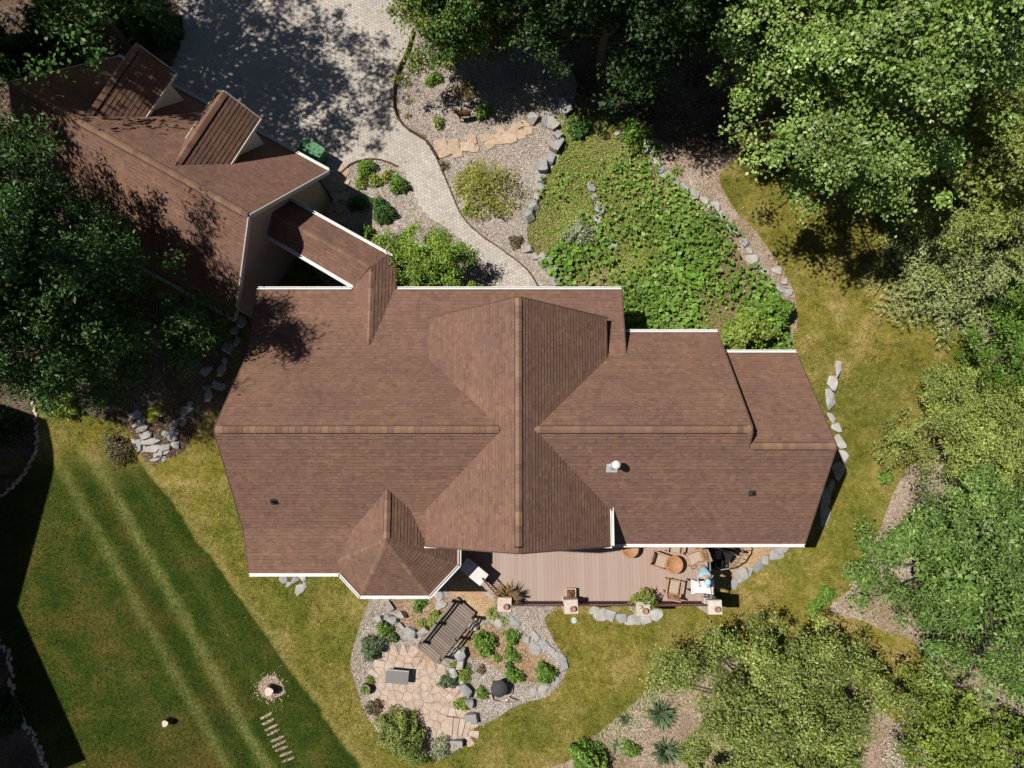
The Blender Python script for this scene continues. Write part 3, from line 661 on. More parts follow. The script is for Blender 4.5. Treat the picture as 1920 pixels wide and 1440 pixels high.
def plumbing_vent(p, label, rx):
    t = thing('vent_pipe', label, 'vent', p, group='plumbing vents'); mb = MB(); mb.lathe((p[0], p[1], p[2] - .1), [(.045, 0), (.045, .3), (.032, .3), (.032, .2)], 12); mb.build('pipe', M_VENTDARK, t, True)
    mb = MB(); mb.box((p[0], p[1], p[2] + .02), (.24, .26, .015), rx=rx); mb.lathe((p[0], p[1], p[2] - .06), [(.09, 0), (.05, .16)], 12); mb.build('boot', plain('vent_boot', (.05, .05, .05), .6), t)
plumbing_vent(on_south(1410, 925), 'small black vent pipe on the right end of the roof', a)
zz = 5.6
for _ in range(30): q = P(514, 941, zz); zz = RZ - .925 * (RY - q[1])
plumbing_vent(P(514, 941, zz), 'small black vent pipe on the left roof slope', a)
R.done()

# ------------------------------------------------------------------ garage
garage = thing('garage', 'brown-shingled garage with two dormers beside the paved driveway', 'garage', (float(GP0[0]) - 3, float(GP0[1]) + 2, ZF))
RG = Roof(garage, 5)
def gp(s, t, z): q = GP0 + GU * s + GN * t; return np.array([q[0], q[1], z])
GL, TN, TS, GZ, GE = -9.4, 3.42, -3.08, 7.6, 4.4; gn = (GZ - GE) / TN; gs = (GZ - GE) / -TS
RG.plane([gp(0, 0, GZ), gp(GL, 0, GZ), gp(GL, TN, GE), gp(0, TN, GE)]); RG.plane([gp(0, 0, GZ), gp(GL, 0, GZ), gp(GL, TS, GE), gp(0, TS, GE)])
RG.ridge(gp(-.03, 0, GZ), gp(GL + .03, 0, GZ), gs, gn)
DZ, DHW, DE = 7.32, 0.94, 6.22
for s in (-6.72, -3.18):
    RG.plane([gp(s, .05, DZ), gp(s, 3.33, DZ), gp(s + DHW, 3.42, DE), gp(s + DHW, .6, DE)], expo=.15); RG.plane([gp(s, .05, DZ), gp(s, 3.33, DZ), gp(s - DHW, 3.42, DE), gp(s - DHW, .6, DE)], expo=.15)
    RG.ridge(gp(s, 3.28, DZ), gp(s, .32, DZ), 1.17, 1.17, w=.115)
    rake([gp(s - DHW, 3.42, DE), gp(s, 3.34, DZ), gp(s + DHW, 3.42, DE)], garage, h=.14)
    mb = MB(); mb.bar(gp(s + DHW + .01, 3.42, DE - .06), gp(s + DHW + .01, 1.35, DE - .06), .03, .12); mb.bar(gp(s - DHW - .01, 3.42, DE - .06), gp(s - DHW - .01, 1.35, DE - .06), .03, .12); mb.build('eave_board', M_TRIM, garage)
    mb = MB(); w = .74; f = 3.05
    base = [gp(s - w, 1.0, 6.3), gp(s + w, 1.0, 6.3), gp(s + w, f, 4.6), gp(s - w, f, 4.6)]
    top = [gp(s - w, 1.0, 6.42), gp(s + w, 1.0, 6.42), gp(s + w, f, 6.38), gp(s - w, f, 6.38), gp(s, f, 7.2), gp(s, 1.0, 7.2)]
    mb.add(base + top, [(0, 1, 2, 3), (2, 1, 5, 6), (0, 3, 7, 4), (3, 2, 6, 8, 7), (1, 0, 4, 9, 5)]); mb.build('dormer_wall', M_CHEEK, garage)
    fr = MB(); gl = MB(); q0 = gp(s, f + .02, 5.75)
    gl.box(q0, (.7, .03, .9), rz=GA)
    for ds, dz, ws, hs in ((0, .47, .86, .07), (0, -.47, .9, .07), (-.38, 0, .07, .9), (.38, 0, .07, .9), (0, 0, .04, .9)): fr.box(gp(s + ds, f + .04, 5.75 + dz), (ws, .05, hs), rz=GA)
    wo = fr.build('window', M_TRIM, garage); g = gl.build('pane', M_GLASS); g.parent = wo
gutter([gp(GL, TN + .05, GE - .02), gp(0, TN + .05, GE - .02)], garage); gutter([gp(0, TS - .05, GE - .02), gp(GL, TS - .05, GE - .02)], garage)
rake([gp(.02, TN, GE), gp(.02, 0, GZ), gp(.02, TS, GE)], garage, (0, 0, -.02), .045, .17); rake([gp(GL - .02, TN, GE), gp(GL - .02, 0, GZ), gp(GL - .02, TS, GE)], garage, (0, 0, -.02))
mb = MB(); ws0, ws1, wn, wsn = -.34, GL + .35, TN - .4, TS + .4
sec = [(wsn, 1.6), (wsn, GE + .25), (0, GZ - .16), (wn, GE + .25), (wn, 1.6)]
v = [gp(ws0, t, z) for t, z in sec] + [gp(ws1, t, z) for t, z in sec]
mb.add(v, [(0, 1, 2, 3, 4), (9, 8, 7, 6, 5)] + [(i, 5 + i, 5 + (i + 1) % 5, (i + 1) % 5) for i in range(5)]); mb.build('wall', M_SIDING, garage)
mb = MB(); mb.tube([gp(-.28, TN - .02, GE - .1), gp(-.28, TN - .33, GE - .35), gp(-.28, TN - .36, 2.0)], .045, 8); mb.build('downspout', plain('brown_downspout', (.09, .05, .035), .5), garage)
for s in (-6.7, -3.2):                                      # the two garage doors face the driveway
    d = MB()
    for i in range(4): d.box(gp(s, wn + .03, 2.25 + i * .53), (2.5, .05, .51), rz=GA)
    d.build('garage_door', M_TRIM, garage)
RG.done()

# a neighbouring house stands just outside the frame on the left; its shadow falls over the west lawn
nb_h = 7.4
sh_pts = [(66, 768), (127, 793), (33, 1137), (162, 1424), (95, 1452)]
cast = [P(a, b, 0)[:2] - np.array(SH) * nb_h for a, b in sh_pts]
nb = thing('neighbour_house', 'neighbouring house left of the west lawn, outside the photograph', 'house', (-32, -2, 0))
west = [np.array([-40.0, cast[-1][1] - 3.0]), np.array([-40.0, cast[0][1] + 1.5])]
RN = Roof(nb, 9)
e = [np.array([*c, nb_h]) for c in cast]
w0, w1 = np.array([*west[0], nb_h]), np.array([*west[1], nb_h])
rdg0 = np.array([-33.0, cast[-1][1] + 2.5, nb_h + 2.5]); rdg1 = np.array([-33.0, cast[0][1] - 2.5, nb_h + 2.5])
mb = MB(); pl = [tuple(q) for q in cast] + [tuple(q) for q in west]
mb.prism(pl, nb_h - .2, nb_h); mb.build('eaves', M_FASCIA, nb)
cx_ = np.mean(np.array(pl), 0)
top = [tuple(cx_ + (np.array(q) - cx_) * .25) for q in pl]
mb = MB(); n = len(pl); v = [(q[0], q[1], nb_h + .01) for q in pl] + [(q[0], q[1], nb_h + 2.2) for q in top]
mb.add(v, [tuple(range(n, 2 * n))] + [(i, (i + 1) % n, n + (i + 1) % n, n + i) for i in range(n)]); mb.build('roof', plain('brown_roof', (.16, .095, .075), .95, .2, 9), nb)
mb = MB(); mb.prism([tuple(cx_ + (np.array(q) - cx_) * .93) for q in pl], -.2, nb_h - .1); mb.build('wall', M_SIDING, nb)
# ------------------------------------------------------------------ deck behind the house
M_BOARD = None
def _board():
    m = NT('deck_board'); oi = m.n('ObjectInfo'); c = m.ramp(oi.outputs['Random'], [(0, (0.34, 0.248, 0.205)), (0.5, (0.355, 0.26, 0.216)), (1, (0.375, 0.285, 0.24))])
    tc = m.n('TexCoord').outputs['Object']; mp = m.n('Mapping'); mp.inputs['Scale'].default_value = (14, 0.7, 1); m.l(tc, mp.inputs['Vector'])
    c = m.mixc(1.0, c, m.ramp(m.noise(mp.outputs[0], 3, 4), [(0.3, 0.93), (0.7, 1.07)]), 'MULTIPLY'); return m.fin(c, 0.7, 0, 0.25)
M_BOARD = _board()
M_RAIL = plain('rail_maroon', (0.10, 0.04, 0.035), 0.5, 0.15, 5, 0.05)
M_RUST = plain('rail_bracket', (0.30, 0.17, 0.13), 0.6, 0.15, 5, 0.05)
M_FRAME = plain('deck_frame', (0.28, 0.24, 0.20), 0.8, 0.15, 3)
M_IRON = plain('black_iron', (0.02, 0.02, 0.022), 0.5, 0.2, 5, 0.05, 0.2)
M_GREYRAIL = plain('grey_rail', (0.22, 0.22, 0.22), 0.5, 0.1, 5, 0.05, 0.3)
DZk = 2.30
dW = P(868, 1062, DZk); dSW = P(942, 1134, DZk); dS = float(dSW[1]); dE = float(P(1326, 1100, DZk)[0]); dN = SY + .34
deck = thing('deck', 'raised brown board deck along the back of the house', 'deck', (3.5, -3, 0))
bw = 0.138; x = dE - bw / 2; shared = {}
while x > float(dW[0]) - 0.9:
    y0 = dS
    if x < float(dSW[0]): y0 = float(dSW[1] + (dSW[0] - x) * (dW[1] - dSW[1]) / (dSW[0] - dW[0]))
    if y0 < dN - .2:
        L = round(dN - y0, 2)
        if L not in shared:
            mb = MB(); mb.box((0, 0, 0), (bw - .0035, L, .03)); me = bpy.data.meshes.new('deck_board'); me.from_pydata(mb.v, [], mb.f); me.update(); me.materials.append(M_BOARD); shared[L] = me
        inst('deck_board', shared[L], deck, (x, y0 + L / 2, DZk - .015))
    x -= bw
mb = MB(); lx0, lx1 = dE + .004, dE + .62; mb.box(((lx0 + lx1) / 2, (dN - 2.2) / 2, DZk - .02), (lx1 - lx0, dN + 2.2, .04)); mb.build('stair_landing', M_BOARD, deck)
mb = MB()
for y in (dS + .06, (dS + dN) / 2, dN - .1): mb.box(((dE + dSW[0]) / 2, y, DZk - .14), (dE - dSW[0], .05, .2))
mb.bar((*dSW[:2], DZk - .14), (*dW[:2], DZk - .14), .05, .2); mb.bar((dE - .03, dS, DZk - .14), (dE - .03, dN, DZk - .14), .05, .2)
mb.build('joists', M_FRAME, deck)
for xx in (0.6, 3.2, 5.8):
    mb = MB(); mb.box((xx, dS + .5, (DZk - .24) / 2), (.14, .14, DZk - .24)); mb.build('support_post', M_FRAME, deck)
def railing(a, b, parent, top=0.95, nb=None, mat=M_RAIL, cap=None, double=True):
    a = np.array(a, float); b = np.array(b, float); L = np.linalg.norm(b - a); n = nb or int(L / .115)
    m = MB(); m.bar(a + (0, 0, top), b + (0, 0, top), .055, .03); m.build('rail', cap or mat, parent); m = MB(); m.bar(a + (0, 0, .09), b + (0, 0, .09), .04, .03); m.build('rail', mat, parent)
    m = MB(); m.box((0, 0, 0), (.016, .016, top - .1)); me = bpy.data.meshes.new('baluster'); me.from_pydata(m.v, [], m.f); me.update(); me.materials.append(mat)
    for i in range(1, n): inst('baluster', me, parent, a + (b - a) * i / n + (0, 0, .05 + top / 2))
PIER = [(946, 1134), (1071, 1138), (1206, 1142), (1341, 1139)]
piers = [P(a, b, 3.30) for a, b in PIER]; ry = float(np.mean([p[1] for p in piers])) + .02
bx = [float(p[0]) for p in piers]
for i in range(3): railing((bx[i] + .24, ry + .03, DZk), (bx[i + 1] - .24, ry + .03, DZk), deck)
ra, rb = P(904, 1084, DZk + .95), P(939, 1124, DZk + .95); railing((ra[0], ra[1], DZk), (rb[0], rb[1], DZk), deck)
rEx = float(P(1333, 1100, DZk + .98)[0]); railing((rEx, ry + .25, DZk), (rEx, -2.32, DZk), deck, cap=M_GREYRAIL, mat=M_RAIL)
# stone piers, stone by stone
def _stone(name, cols, rough=0.9, scale=9.0):
    m = NT(name); oi = m.n('ObjectInfo'); c = m.ramp(oi.outputs['Random'], [(i / (len(cols) - 1), k) for i, k in enumerate(cols)])
    p = m.pos(); c = m.mixc(1.0, c, m.ramp(m.noise(p, scale, 5, 0.7), [(0.25, 0.68), (0.75, 1.25)]), 'MULTIPLY'); c = m.mixc(m.math('MULTIPLY', m.smooth(m.noise(p, scale * .7, 4, .7), .52, .72), .35), c, (.30, .235, .16)); m.bump(m.noise(p, scale * 3, 4), 0.5, 0.015)
    return m.fin(c, rough, 0, 0.15)
M_PIERSTONE = _stone('pier_stone', [(.48, .40, .33), (.58, .50, .43), (.52, .41, .31), (.62, .56, .50)])
M_GREYROCK = _stone('grey_rock', [(.26, .26, .25), (.34, .335, .325), (.30, .30, .30), (.40, .385, .365), (.37, .345, .315)], scale=4.0)
M_TANSTONE = _stone('tan_flagstone', [(.40, .29, .205), (.47, .35, .25), (.43, .325, .24), (.50, .385, .28)], scale=5.0)
M_PATIOSTONE = _stone('patio_flagstone', [(.43, .335, .27), (.47, .365, .295), (.455, .34, .265), (.50, .40, .33), (.44, .355, .295)], scale=4.0)
M_CLAY = plain('clay', (0.32, 0.19, 0.14), 0.8, 0.15, 7)
def rock_mesh(seed, flat=1.0, n=15):
    r = random.Random(seed); bm = bmesh.new()
    for i in range(n):
        v = Vector((r.gauss(0, 1), r.gauss(0, 1), r.gauss(0, 1))).normalized(); k = r.uniform(.78, 1.05)
        bm.verts.new((v.x * k, v.y * k, max(-.75, min(.62, v.z * k * 1.2)) * flat))
    res = bmesh.ops.convex_hull(bm, input=bm.verts); 
    for v in [v for v in bm.verts if not v.link_faces]: bm.verts.remove(v)
    me = bpy.data.meshes.new('stone'); bm.to_mesh(me); bm.free(); return me
ROCKS = {}
def rocks(mat, k=8):
    if mat.name not in ROCKS:
        ROCKS[mat.name] = [rock_mesh(100 + i) for i in range(k)]
        for me in ROCKS[mat.name]: me.materials.append(mat)
    return ROCKS[mat.name]
def pier(i, label):
    cx, cy = bx[i], float(piers[i][1]); t = thing('stone_pier', label, 'pier', (cx, cy, 0), group='stone piers at the deck edge'); r = random.Random(i)
    mb = MB(); mb.box((cx, cy, 1.55), (.36, .36, 3.1)); mb.build('core', M_FRAME, t)
    z = 0.0
    while z < 3.2:
        h = r.uniform(.2, .3)
        if z + h > 3.2: h = 3.22 - z
        for k, (ox, oy) in enumerate(((-.12, -.12), (.12, -.12), (.12, .12), (-.12, .12))):
            m = MB(); q = r.uniform(-.03, .03); m.box((cx + ox + q * .4, cy + oy - q * .4, z + h / 2), (.25 + r.uniform(-.02, .03), .25 + r.uniform(-.02, .03), h - .016), rz=r.uniform(-.06, .06), taper=r.uniform(.9, 1.0)); m.build('stone', M_PIERSTONE, t)
        z += h
    m = MB(); m.box((cx, cy, 3.26), (.52, .52, .08), rz=r.uniform(-.04, .04), taper=.93); m.build('capstone', M_PIERSTONE, t)
    m = MB(); m.lathe((cx + .05, cy - .06, 3.3), [(.075, 0), (.10, .06), (.105, .15), (.085, .16), (.07, .10), (.0, .10)], 14); m.build('clay_pot', M_CLAY, t, True)
for i, l in enumerate(('tan stone pier below the brown grass planter', 'tan stone pier below the square box of red flowers', 'tan stone pier below the bushy green planter', 'tan stone pier at the right corner of the deck by the white cloth')): pier(i, l)

# spiral stair
sc_ = np.array([float(P(1350, 1030, 1.9)[0]), float(P(1350, 1030, 1.9)[1]), 0]); st = thing('spiral_stair', 'black iron spiral staircase dropping from the right end of the deck', 'staircase', (*sc_[:2], 0)); sr = .82
mb = MB(); mb.lathe((sc_[0], sc_[1], 0), [(.055, 0), (.055, 3.3)], 12); mb.build('centre_pole', M_IRON, st)
N = 13; a0 = math.radians(165); da = math.radians(-27)
hp = []
for i in range(N):
    a = a0 - da * i * 1.0 * -1; z = DZk - .17 * (i + 1); a1 = a + da
    mb = MB(); q = [(sc_[0] + .05 * math.cos(a), sc_[1] + .05 * math.sin(a)), (sc_[0] + sr * math.cos(a), sc_[1] + sr * math.sin(a)), (sc_[0] + sr * math.cos(a1 * .5 + a * .5), sc_[1] + sr * math.sin(a1 * .5 + a * .5)), (sc_[0] + sr * math.cos(a1), sc_[1] + sr * math.sin(a1)), (sc_[0] + .05 * math.cos(a1), sc_[1] + .05 * math.sin(a1))]
    mb.prism(q, z - .035, z); mb.build('tread', M_GREYRAIL if i % 1 else M_IRON, st)
    am = (a + a1) / 2; hp.append((sc_[0] + sr * math.cos(am), sc_[1] + sr * math.sin(am), z))
    for f in (.25, .75):
        aa = a + (a1 - a) * f; mb = MB(); mb.tube([(sc_[0] + sr * math.cos(aa), sc_[1] + sr * math.sin(aa), z), (sc_[0] + sr * math.cos(aa), sc_[1] + sr * math.sin(aa), z + .9)], .011, 5); mb.build('baluster', M_IRON, st)
mb = MB(); mb.tube([(p[0], p[1], p[2] + .92) for p in hp], .028, 8); mb.build('handrail', M_GREYRAIL, st, True)

# concrete apron under the angled end of the deck
mb = MB(); q = [P(a, b, .12) for a, b in ((858, 1064), (882, 1052), (948, 1126), (918, 1122))]; mb.prism([tuple(p[:2]) for p in q], -.05, .12); tag(mb.build('concrete_apron', plain('concrete', (.36, .32, .28), .9, .1, 3)), kind='structure')

# ------------------------------------------------------------------ furniture on the deck
M_TEAK = plain('teak', (0.40, 0.235, 0.135), 0.6, 0.2, 12); M_SLING = plain('sling_cloth', (0.40, 0.315, 0.245), 0.85, 0.08, 14)
M_WICKER = plain('wicker', (0.24, 0.115, 0.06), 0.7, 0.3, 16, 0.4); M_WOODRIM = plain('barrel_rim', (0.40, 0.21, 0.10), 0.6, 0.15, 10)
def make_chair():
    t = thing('patio_chair', '', 'chair')
    def part(n, mb, mt): return mb.build(n, mt, t, world=False)
    for sx in (-1, 1):
        m = MB(); m.bar((sx * .27, .26, 0), (sx * .27, .24, .62), .045); part('leg', m, M_TEAK)
        m = MB(); m.bar((sx * .27, -.24, 0), (sx * .27, -.30, .60), .045); part('leg', m, M_TEAK)
        m = MB(); m.bar((sx * .28, .30, .635), (sx * .28, -.34, .625), .065, .03); part('armrest', m, M_TEAK)
        m = MB(); m.bar((sx * .22, -.24, .38), (sx * .23, -.46, 1.0), .045); part('back_post', m, M_TEAK)
    m = MB()
    for y in (.26, -.25): m.bar((-.25, y, .40), (.25, y, .40), .045, .04)
    m.bar((-.23, .26, .40), (-.23, -.25, .38), .04); m.bar((.23, .26, .40), (.23, -.25, .38), .04); part('seat_frame', m, M_TEAK)
    m = MB(); m.box((0, 0, .415), (.42, .46, .03), rx=-.03); part('seat', m, M_SLING)
    m = MB(); m.bar((-.22, -.28, .50), (.22, -.28, .50), .04, .03); part('back_rail', m, M_TEAK); m = MB(); m.bar((-.23, -.46, 1.0), (.23, -.46, 1.0), .05, .05); b = part('backrest', m, M_TEAK)
    for i in range(7):
        x = -.18 + i * .06; m = MB(); m.bar((x, -.285, .50), (x, -.455, .99), .035, .015); s = m.build('slat', M_TEAK); s.parent = b
    return t
def copy_tree(o, parent=None):
    c = o.copy(); link(c)
    if parent is not None: c.parent = parent; c.matrix_parent_inverse = o.matrix_parent_inverse.copy()
    for ch in list(o.children): copy_tree(ch, c)
    return c
CH = make_chair(); first = True
for px, py, rz, lab in ((1237, 1051, 63, 'wooden patio chair left of the round wicker table'), (1265, 1024, 4, 'wooden patio chair half hidden under the roof edge'),
                        (1303, 1046, -33, 'slatted wooden patio chair turned away beside the dark railing'), (1262, 1100, 184, 'wooden patio chair on the open deck below the round table')):
    o = CH if first else copy_tree(CH); first = False
    p = P(px, py, DZk + .4); o.location = (float(p[0]), float(p[1]), DZk); o['label'] = lab; o['group'] = 'patio chairs on the deck'
    o.rotation_euler = (0, 0, math.radians(rz + 180 if px in (1265,) else rz))
bpy.context.view_layer.update()
# chairs face the table
tb = P(1264, 1059, DZk + .5)
for o in [o for o in COL.objects if o.name.startswith('patio_chair')]:
    d = (tb[0] - o.location.x, tb[1] - o.location.y); o.rotation_euler = (0, 0, math.atan2(d[1], d[0]) - math.pi / 2 + random.uniform(-.15, .15)); o.scale = (.92, .92, .95)
def round_table(px, py, label, r=.33):
    p = P(px, py, DZk + .5); t = thing('round_table', label, 'table', (p[0], p[1], DZk), group='round wicker tables on the deck')
    m = MB(); m.lathe((p[0], p[1], DZk), [(r * .72, 0), (r * .9, .15), (r * .95, .48)], 22); m.build('base', M_WICKER, t, True)
    m = MB(); m.lathe((p[0], p[1], DZk + .47), [(r * .8, 0), (r, .02), (r * 1.02, .06), (r * .84, .065), (r * .82, .045)], 24); m.build('rim', M_WOODRIM, t, True)
    m = MB(); m.lathe((p[0], p[1], DZk + .50), [(r * .83, 0), (r * .83, .012)], 24); m.build('tabletop', M_WICKER, t)
    for k in range(4):
        a = k * 1.571 + .4; m = MB(); m.bar((p[0] + r * .1 * math.cos(a), p[1] + r * .1 * math.sin(a), DZk + .52), (p[0] + r * .8 * math.cos(a), p[1] + r * .8 * math.sin(a), DZk + .52), .03, .012); m.build('slat', M_WOODRIM, t)
round_table(1264, 1059, 'round wicker table standing among the four wooden chairs'); round_table(1181, 1029, 'round wicker table half under the roof edge, away from the chairs')
# covered serving counter
cc = P(888, 1072, DZk + .9); ang = math.atan2(-(1094 - 1052), 912 - 862) ; ang = math.radians(-38)
ct = thing('serving_counter', 'pale rectangular counter half in shadow at the left end of the deck', 'counter', (cc[0], cc[1], DZk), ang)
m = MB(); m.box((0, 0, .88), (.98, .50, .05)); m.build('countertop', plain('pale_stone', (.62, .58, .55), .5, .12, 5), ct, world=False)
m = MB(); m.box((0, 0, .46), (.9, .43, .78)); m.build('cabinet', M_FRAME, ct, world=False)
for s in (-.22, .22): m = MB(); m.box((s, .22, .46), (.4, .02, .66)); d = m.build('door', M_TEAK, ct, world=False); m2 = MB(); m2.bar((s + .13, .245, .4), (s + .13, .245, .55), .02); h = m2.build('handle', M_IRON); h.parent = d
for sx in (-.42, .42):
    for sy in (-.18, .18): m = MB(); m.box((sx, sy, .035), (.07, .07, .07)); m.build('foot', M_IRON, ct, world=False)
# small table under a white cloth at the railing
wp = P(1319, 1101, DZk + .95); wt = thing('covered_table', 'small table under a white cloth beside the right railing', 'table', (wp[0] - .02, wp[1], DZk))
M_CLOTH = plain('white_cloth', (.80, .77, .74), .85, .04, 6)
nx, ny = 20, 12; v = []
for j in range(ny + 1):
    for i in range(nx + 1):
        u, w = i / nx * 2 - 1, j / ny * 2 - 1
        x = u * .42; y = w * (.27 - .045 * math.cos(u * 2.3 + .3)); z = .97 - .07 * max(0, abs(u) - .8) * 5 + .025 * math.sin(u * 5 + 1) * (w ** 2) - .16 * max(0, abs(w) - .86) * 4 + .01 * math.sin(7 * u + 3 * w)
        v.append((x, y, z))
f = [(j * (nx + 1) + i, j * (nx + 1) + i + 1, (j + 1) * (nx + 1) + i + 1, (j + 1) * (nx + 1) + i) for j in range(ny) for i in range(nx)]
o = mesh('tablecloth', v, f, M_CLOTH, None, True); o.parent = wt; sm = o.modifiers.new('thick', 'SOLIDIFY'); sm.thickness = .012
m = MB(); m.box((0, 0, .93), (.76, .44, .03)); o = m.build('tabletop', M_FRAME, wt, world=False)
for sx in (-.34, .34):
    for sy in (-.18, .18): m = MB(); m.box((sx, sy, .46), (.04, .04, .92)); m.build('leg', M_IRON, wt, world=False)
# ------------------------------------------------------------------ stones
def rock_row(name, label, pts, size, mat=None, jit=0.25, squash=(.5, .8), step=.82, group=None, seed=1, rowsz=0.0, zf=.6, ac=(.38, .52)):
    mat = mat or M_GREYROCK; r = random.Random(seed); pl = smooth_poly(GP(pts), False, 0.05); base = pl[0]
    t = thing(name, label, 'stone border', (*base, float(terr(*base))), group=group); acc = 0; nxt = 0
    for i in range(1, len(pl)):
        acc += np.linalg.norm(pl[i] - pl[i - 1])
        if acc >= nxt:
            s = size * r.uniform(.7, 1.35); d = pl[i] - pl[i - 1]; an = math.atan2(d[1], d[0]); off = r.uniform(-jit, jit) * size + rowsz * r.choice((-1, 1))
            x, y = pl[i][0] - math.sin(an) * off, pl[i][1] + math.cos(an) * off; h = s * r.uniform(*squash) * zf * .85
            inst('stone', r.choice(rocks(mat)), t, (x, y, float(terr(x, y)) + h * .35), (r.uniform(-.15, .15), r.uniform(-.15, .15), an + r.uniform(-.5, .5) * (ac[1] / .52) ** 2), (s * .62, s * r.uniform(*ac), h))
            nxt = acc + s * step * (0.55 if rowsz else 1)
    return t
rock_row('rock_border', 'grey boulders edging the gravel bed where it meets the garden', [(1030, 236), (1046, 262), (1036, 288), (1024, 312), (1012, 338), (1002, 366), (998, 392), (992, 425)], .52, seed=2, zf=1.0)
rock_row('rock_border', 'grey boulders between the walkway and the leafy garden bed', [(988, 470), (1008, 484), (1028, 494), (1040, 515), (1044, 530)], .5, seed=3, zf=1.0)
rock_row('rock_border', 'row of pale grey stones along the upper right edge of the garden', [(1214, 268), (1226, 296), (1243, 326), (1275, 348), (1302, 368), (1338, 388), (1362, 420), (1388, 446)], .46, seed=4, jit=.1)
rock_row('rock_border', 'scattered pale stones along the lower right edge of the garden', [(1392, 458), (1418, 484), (1438, 502), (1462, 520), (1452, 545), (1478, 560)], .42, seed=5, jit=.5, step=.75)
rock_row('rock_border', 'broken line of flat stones crossing the leafy garden bed', [(1105, 352), (1116, 380), (1126, 402), (1112, 428), (1132, 448), (1152, 456), (1142, 470)], .38, seed=6, jit=.3)
rock_row('rock_border', 'line of long grey slabs in the lawn right of the house', [(1572, 684), (1563, 712), (1556, 742), (1556, 770), (1565, 798), (1572, 826), (1580, 856), (1566, 890), (1552, 925), (1546, 960)], .95, seed=7, jit=.04, squash=(.16, .22), step=.62, ac=(.2, .28), mat=_stone('pale_slab', [(.40, .385, .37), (.47, .455, .435), (.43, .41, .39)], scale=3))
rock_row('rock_border', 'flat grey stones along the lawn below the deck railing', [(1112, 1150), (1140, 1154), (1172, 1166), (1196, 1168), (1222, 1160), (1244, 1150)], .55, seed=8, jit=.3, squash=(.25, .4), step=.6)
rock_row('rock_border', 'grey slabs curving round the sand below the spiral stair', [(1474, 1024), (1448, 1036), (1428, 1050), (1406, 1072), (1386, 1086), (1366, 1098)], .62, seed=9, jit=.2, squash=(.25, .4), step=.7)
rock_row('rock_border', 'double row of grey stones curving beside the bark slope', [(936, 1162), (962, 1174), (986, 1192), (1008, 1208), (1028, 1224), (1046, 1242), (1056, 1256)], .46, seed=10, jit=.1, squash=(.3, .5), rowsz=.16)
rock_row('rock_border', 'short row of pale stones at the lawn edge below the bark slope', [(1044, 1276), (1026, 1286), (1010, 1296), (994, 1302)], .42, seed=11, jit=.3, squash=(.3, .5))
rock_row('rock_border', 'grey boulders between the flagstone patio and the gravel slope', [(858, 1222), (866, 1242), (852, 1262), (866, 1284), (874, 1302), (884, 1314), (890, 1326)], .46, seed=12, jit=.2, zf=1.1)
rock_row('rock_border', 'grey boulders crossing the bark bed left of the footbridge', [(752, 1174), (772, 1186), (786, 1184), (802, 1180)], .42, seed=13, jit=.1, step=1.0, zf=1.0)
rock_row('rock_border', 'stones standing in line below the turret gutter', [(726, 1122), (732, 1140), (724, 1158), (738, 1160)], .34, seed=14, jit=.1, step=1.0, zf=1.0)
rock_row('rock_border', 'stones lying in gravel above the footbridge', [(828, 1114), (832, 1128), (824, 1138), (838, 1142)], .36, seed=15, jit=.2, step=.9)
rock_row('rock_border', 'stones against the house wall under the lower left gutter', [(532, 1082), (538, 1096), (566, 1082), (570, 1100), (548, 1108)], .46, seed=16, jit=.1, squash=(.3, .5))
rock_row('rock_border', 'shaded grey boulders stepping down beside the left gable', [(448, 600), (432, 650), (420, 668), (402, 694), (388, 714), (408, 730), (394, 752)], .5, seed=17, jit=.5, step=.75)
rock_row('rock_border', 'grey rocks spilling down the slope left of the house', [(352, 752), (342, 772), (332, 786), (322, 802), (312, 818), (318, 832), (304, 844), (300, 856)], .42, seed=18, jit=.7, squash=(.3, .6), step=.42)
rock_row('rock_border', 'white pebbles edging the larch bed at the right', [(1788, 588), (1802, 606), (1815, 626), (1830, 646), (1842, 664)], .2, seed=19, jit=.35, step=.5, mat=_stone('white_pebble', [(.55, .55, .54), (.65, .65, .64)]))
rock_row('rock_border', 'pebble edging of the dark bed at the left border', [(-10, 690), (30, 706), (58, 745), (70, 790), (66, 845), (48, 886), (10, 924), (-20, 940)], .17, seed=20, jit=.4, step=.45, mat=M_PIERSTONE)
rock_row('rock_border', 'pebble edging of the dark bed in the bottom left corner', [(-10, 1198), (16, 1228), (24, 1290), (44, 1345), (70, 1392), (90, 1446)], .19, seed=21, jit=.5, step=.42, mat=M_PIERSTONE)
rock_row('rock_border', 'stones at the upper end of the flagstone path in tree shade', [(1000, 222), (1016, 226), (1030, 220), (1040, 205), (1060, 215)], .5, seed=22, jit=.3, zf=.9)
def boulder(px, py, w, label, sq=.8, h=.5, mat=None, seed=0, rz=0):
    p = G(px, py); s = w / ppm(p); t = inst('boulder', rocks(mat or M_GREYROCK)[seed % 8], None, (p[0], p[1], p[2] + s * h * .3), (.08, -.1, rz), (s * .6, s * .6 * sq, s * h)); tag(t, label, 'boulder'); return t
boulder(868, 1226, 26, 'tall grey boulder at the lower end of the footbridge', .6, .8, seed=1, rz=1.2); boulder(885, 1345, 30, 'angular grey boulder beside the patio steps', .8, .5, seed=2)
boulder(888, 1172, 24, 'rounded grey boulder right of the footbridge', .7, .6, seed=3); boulder(752, 1152, 22, 'dark grey boulder in gravel beside the round green shrub', .7, .8, seed=4)
boulder(858, 1390, 30, 'grey boulder at the bottom end of the patio steps', .6, .6, seed=5); boulder(712, 1160, 26, 'flat grey stone behind the round green shrub', .5, .5, seed=6)
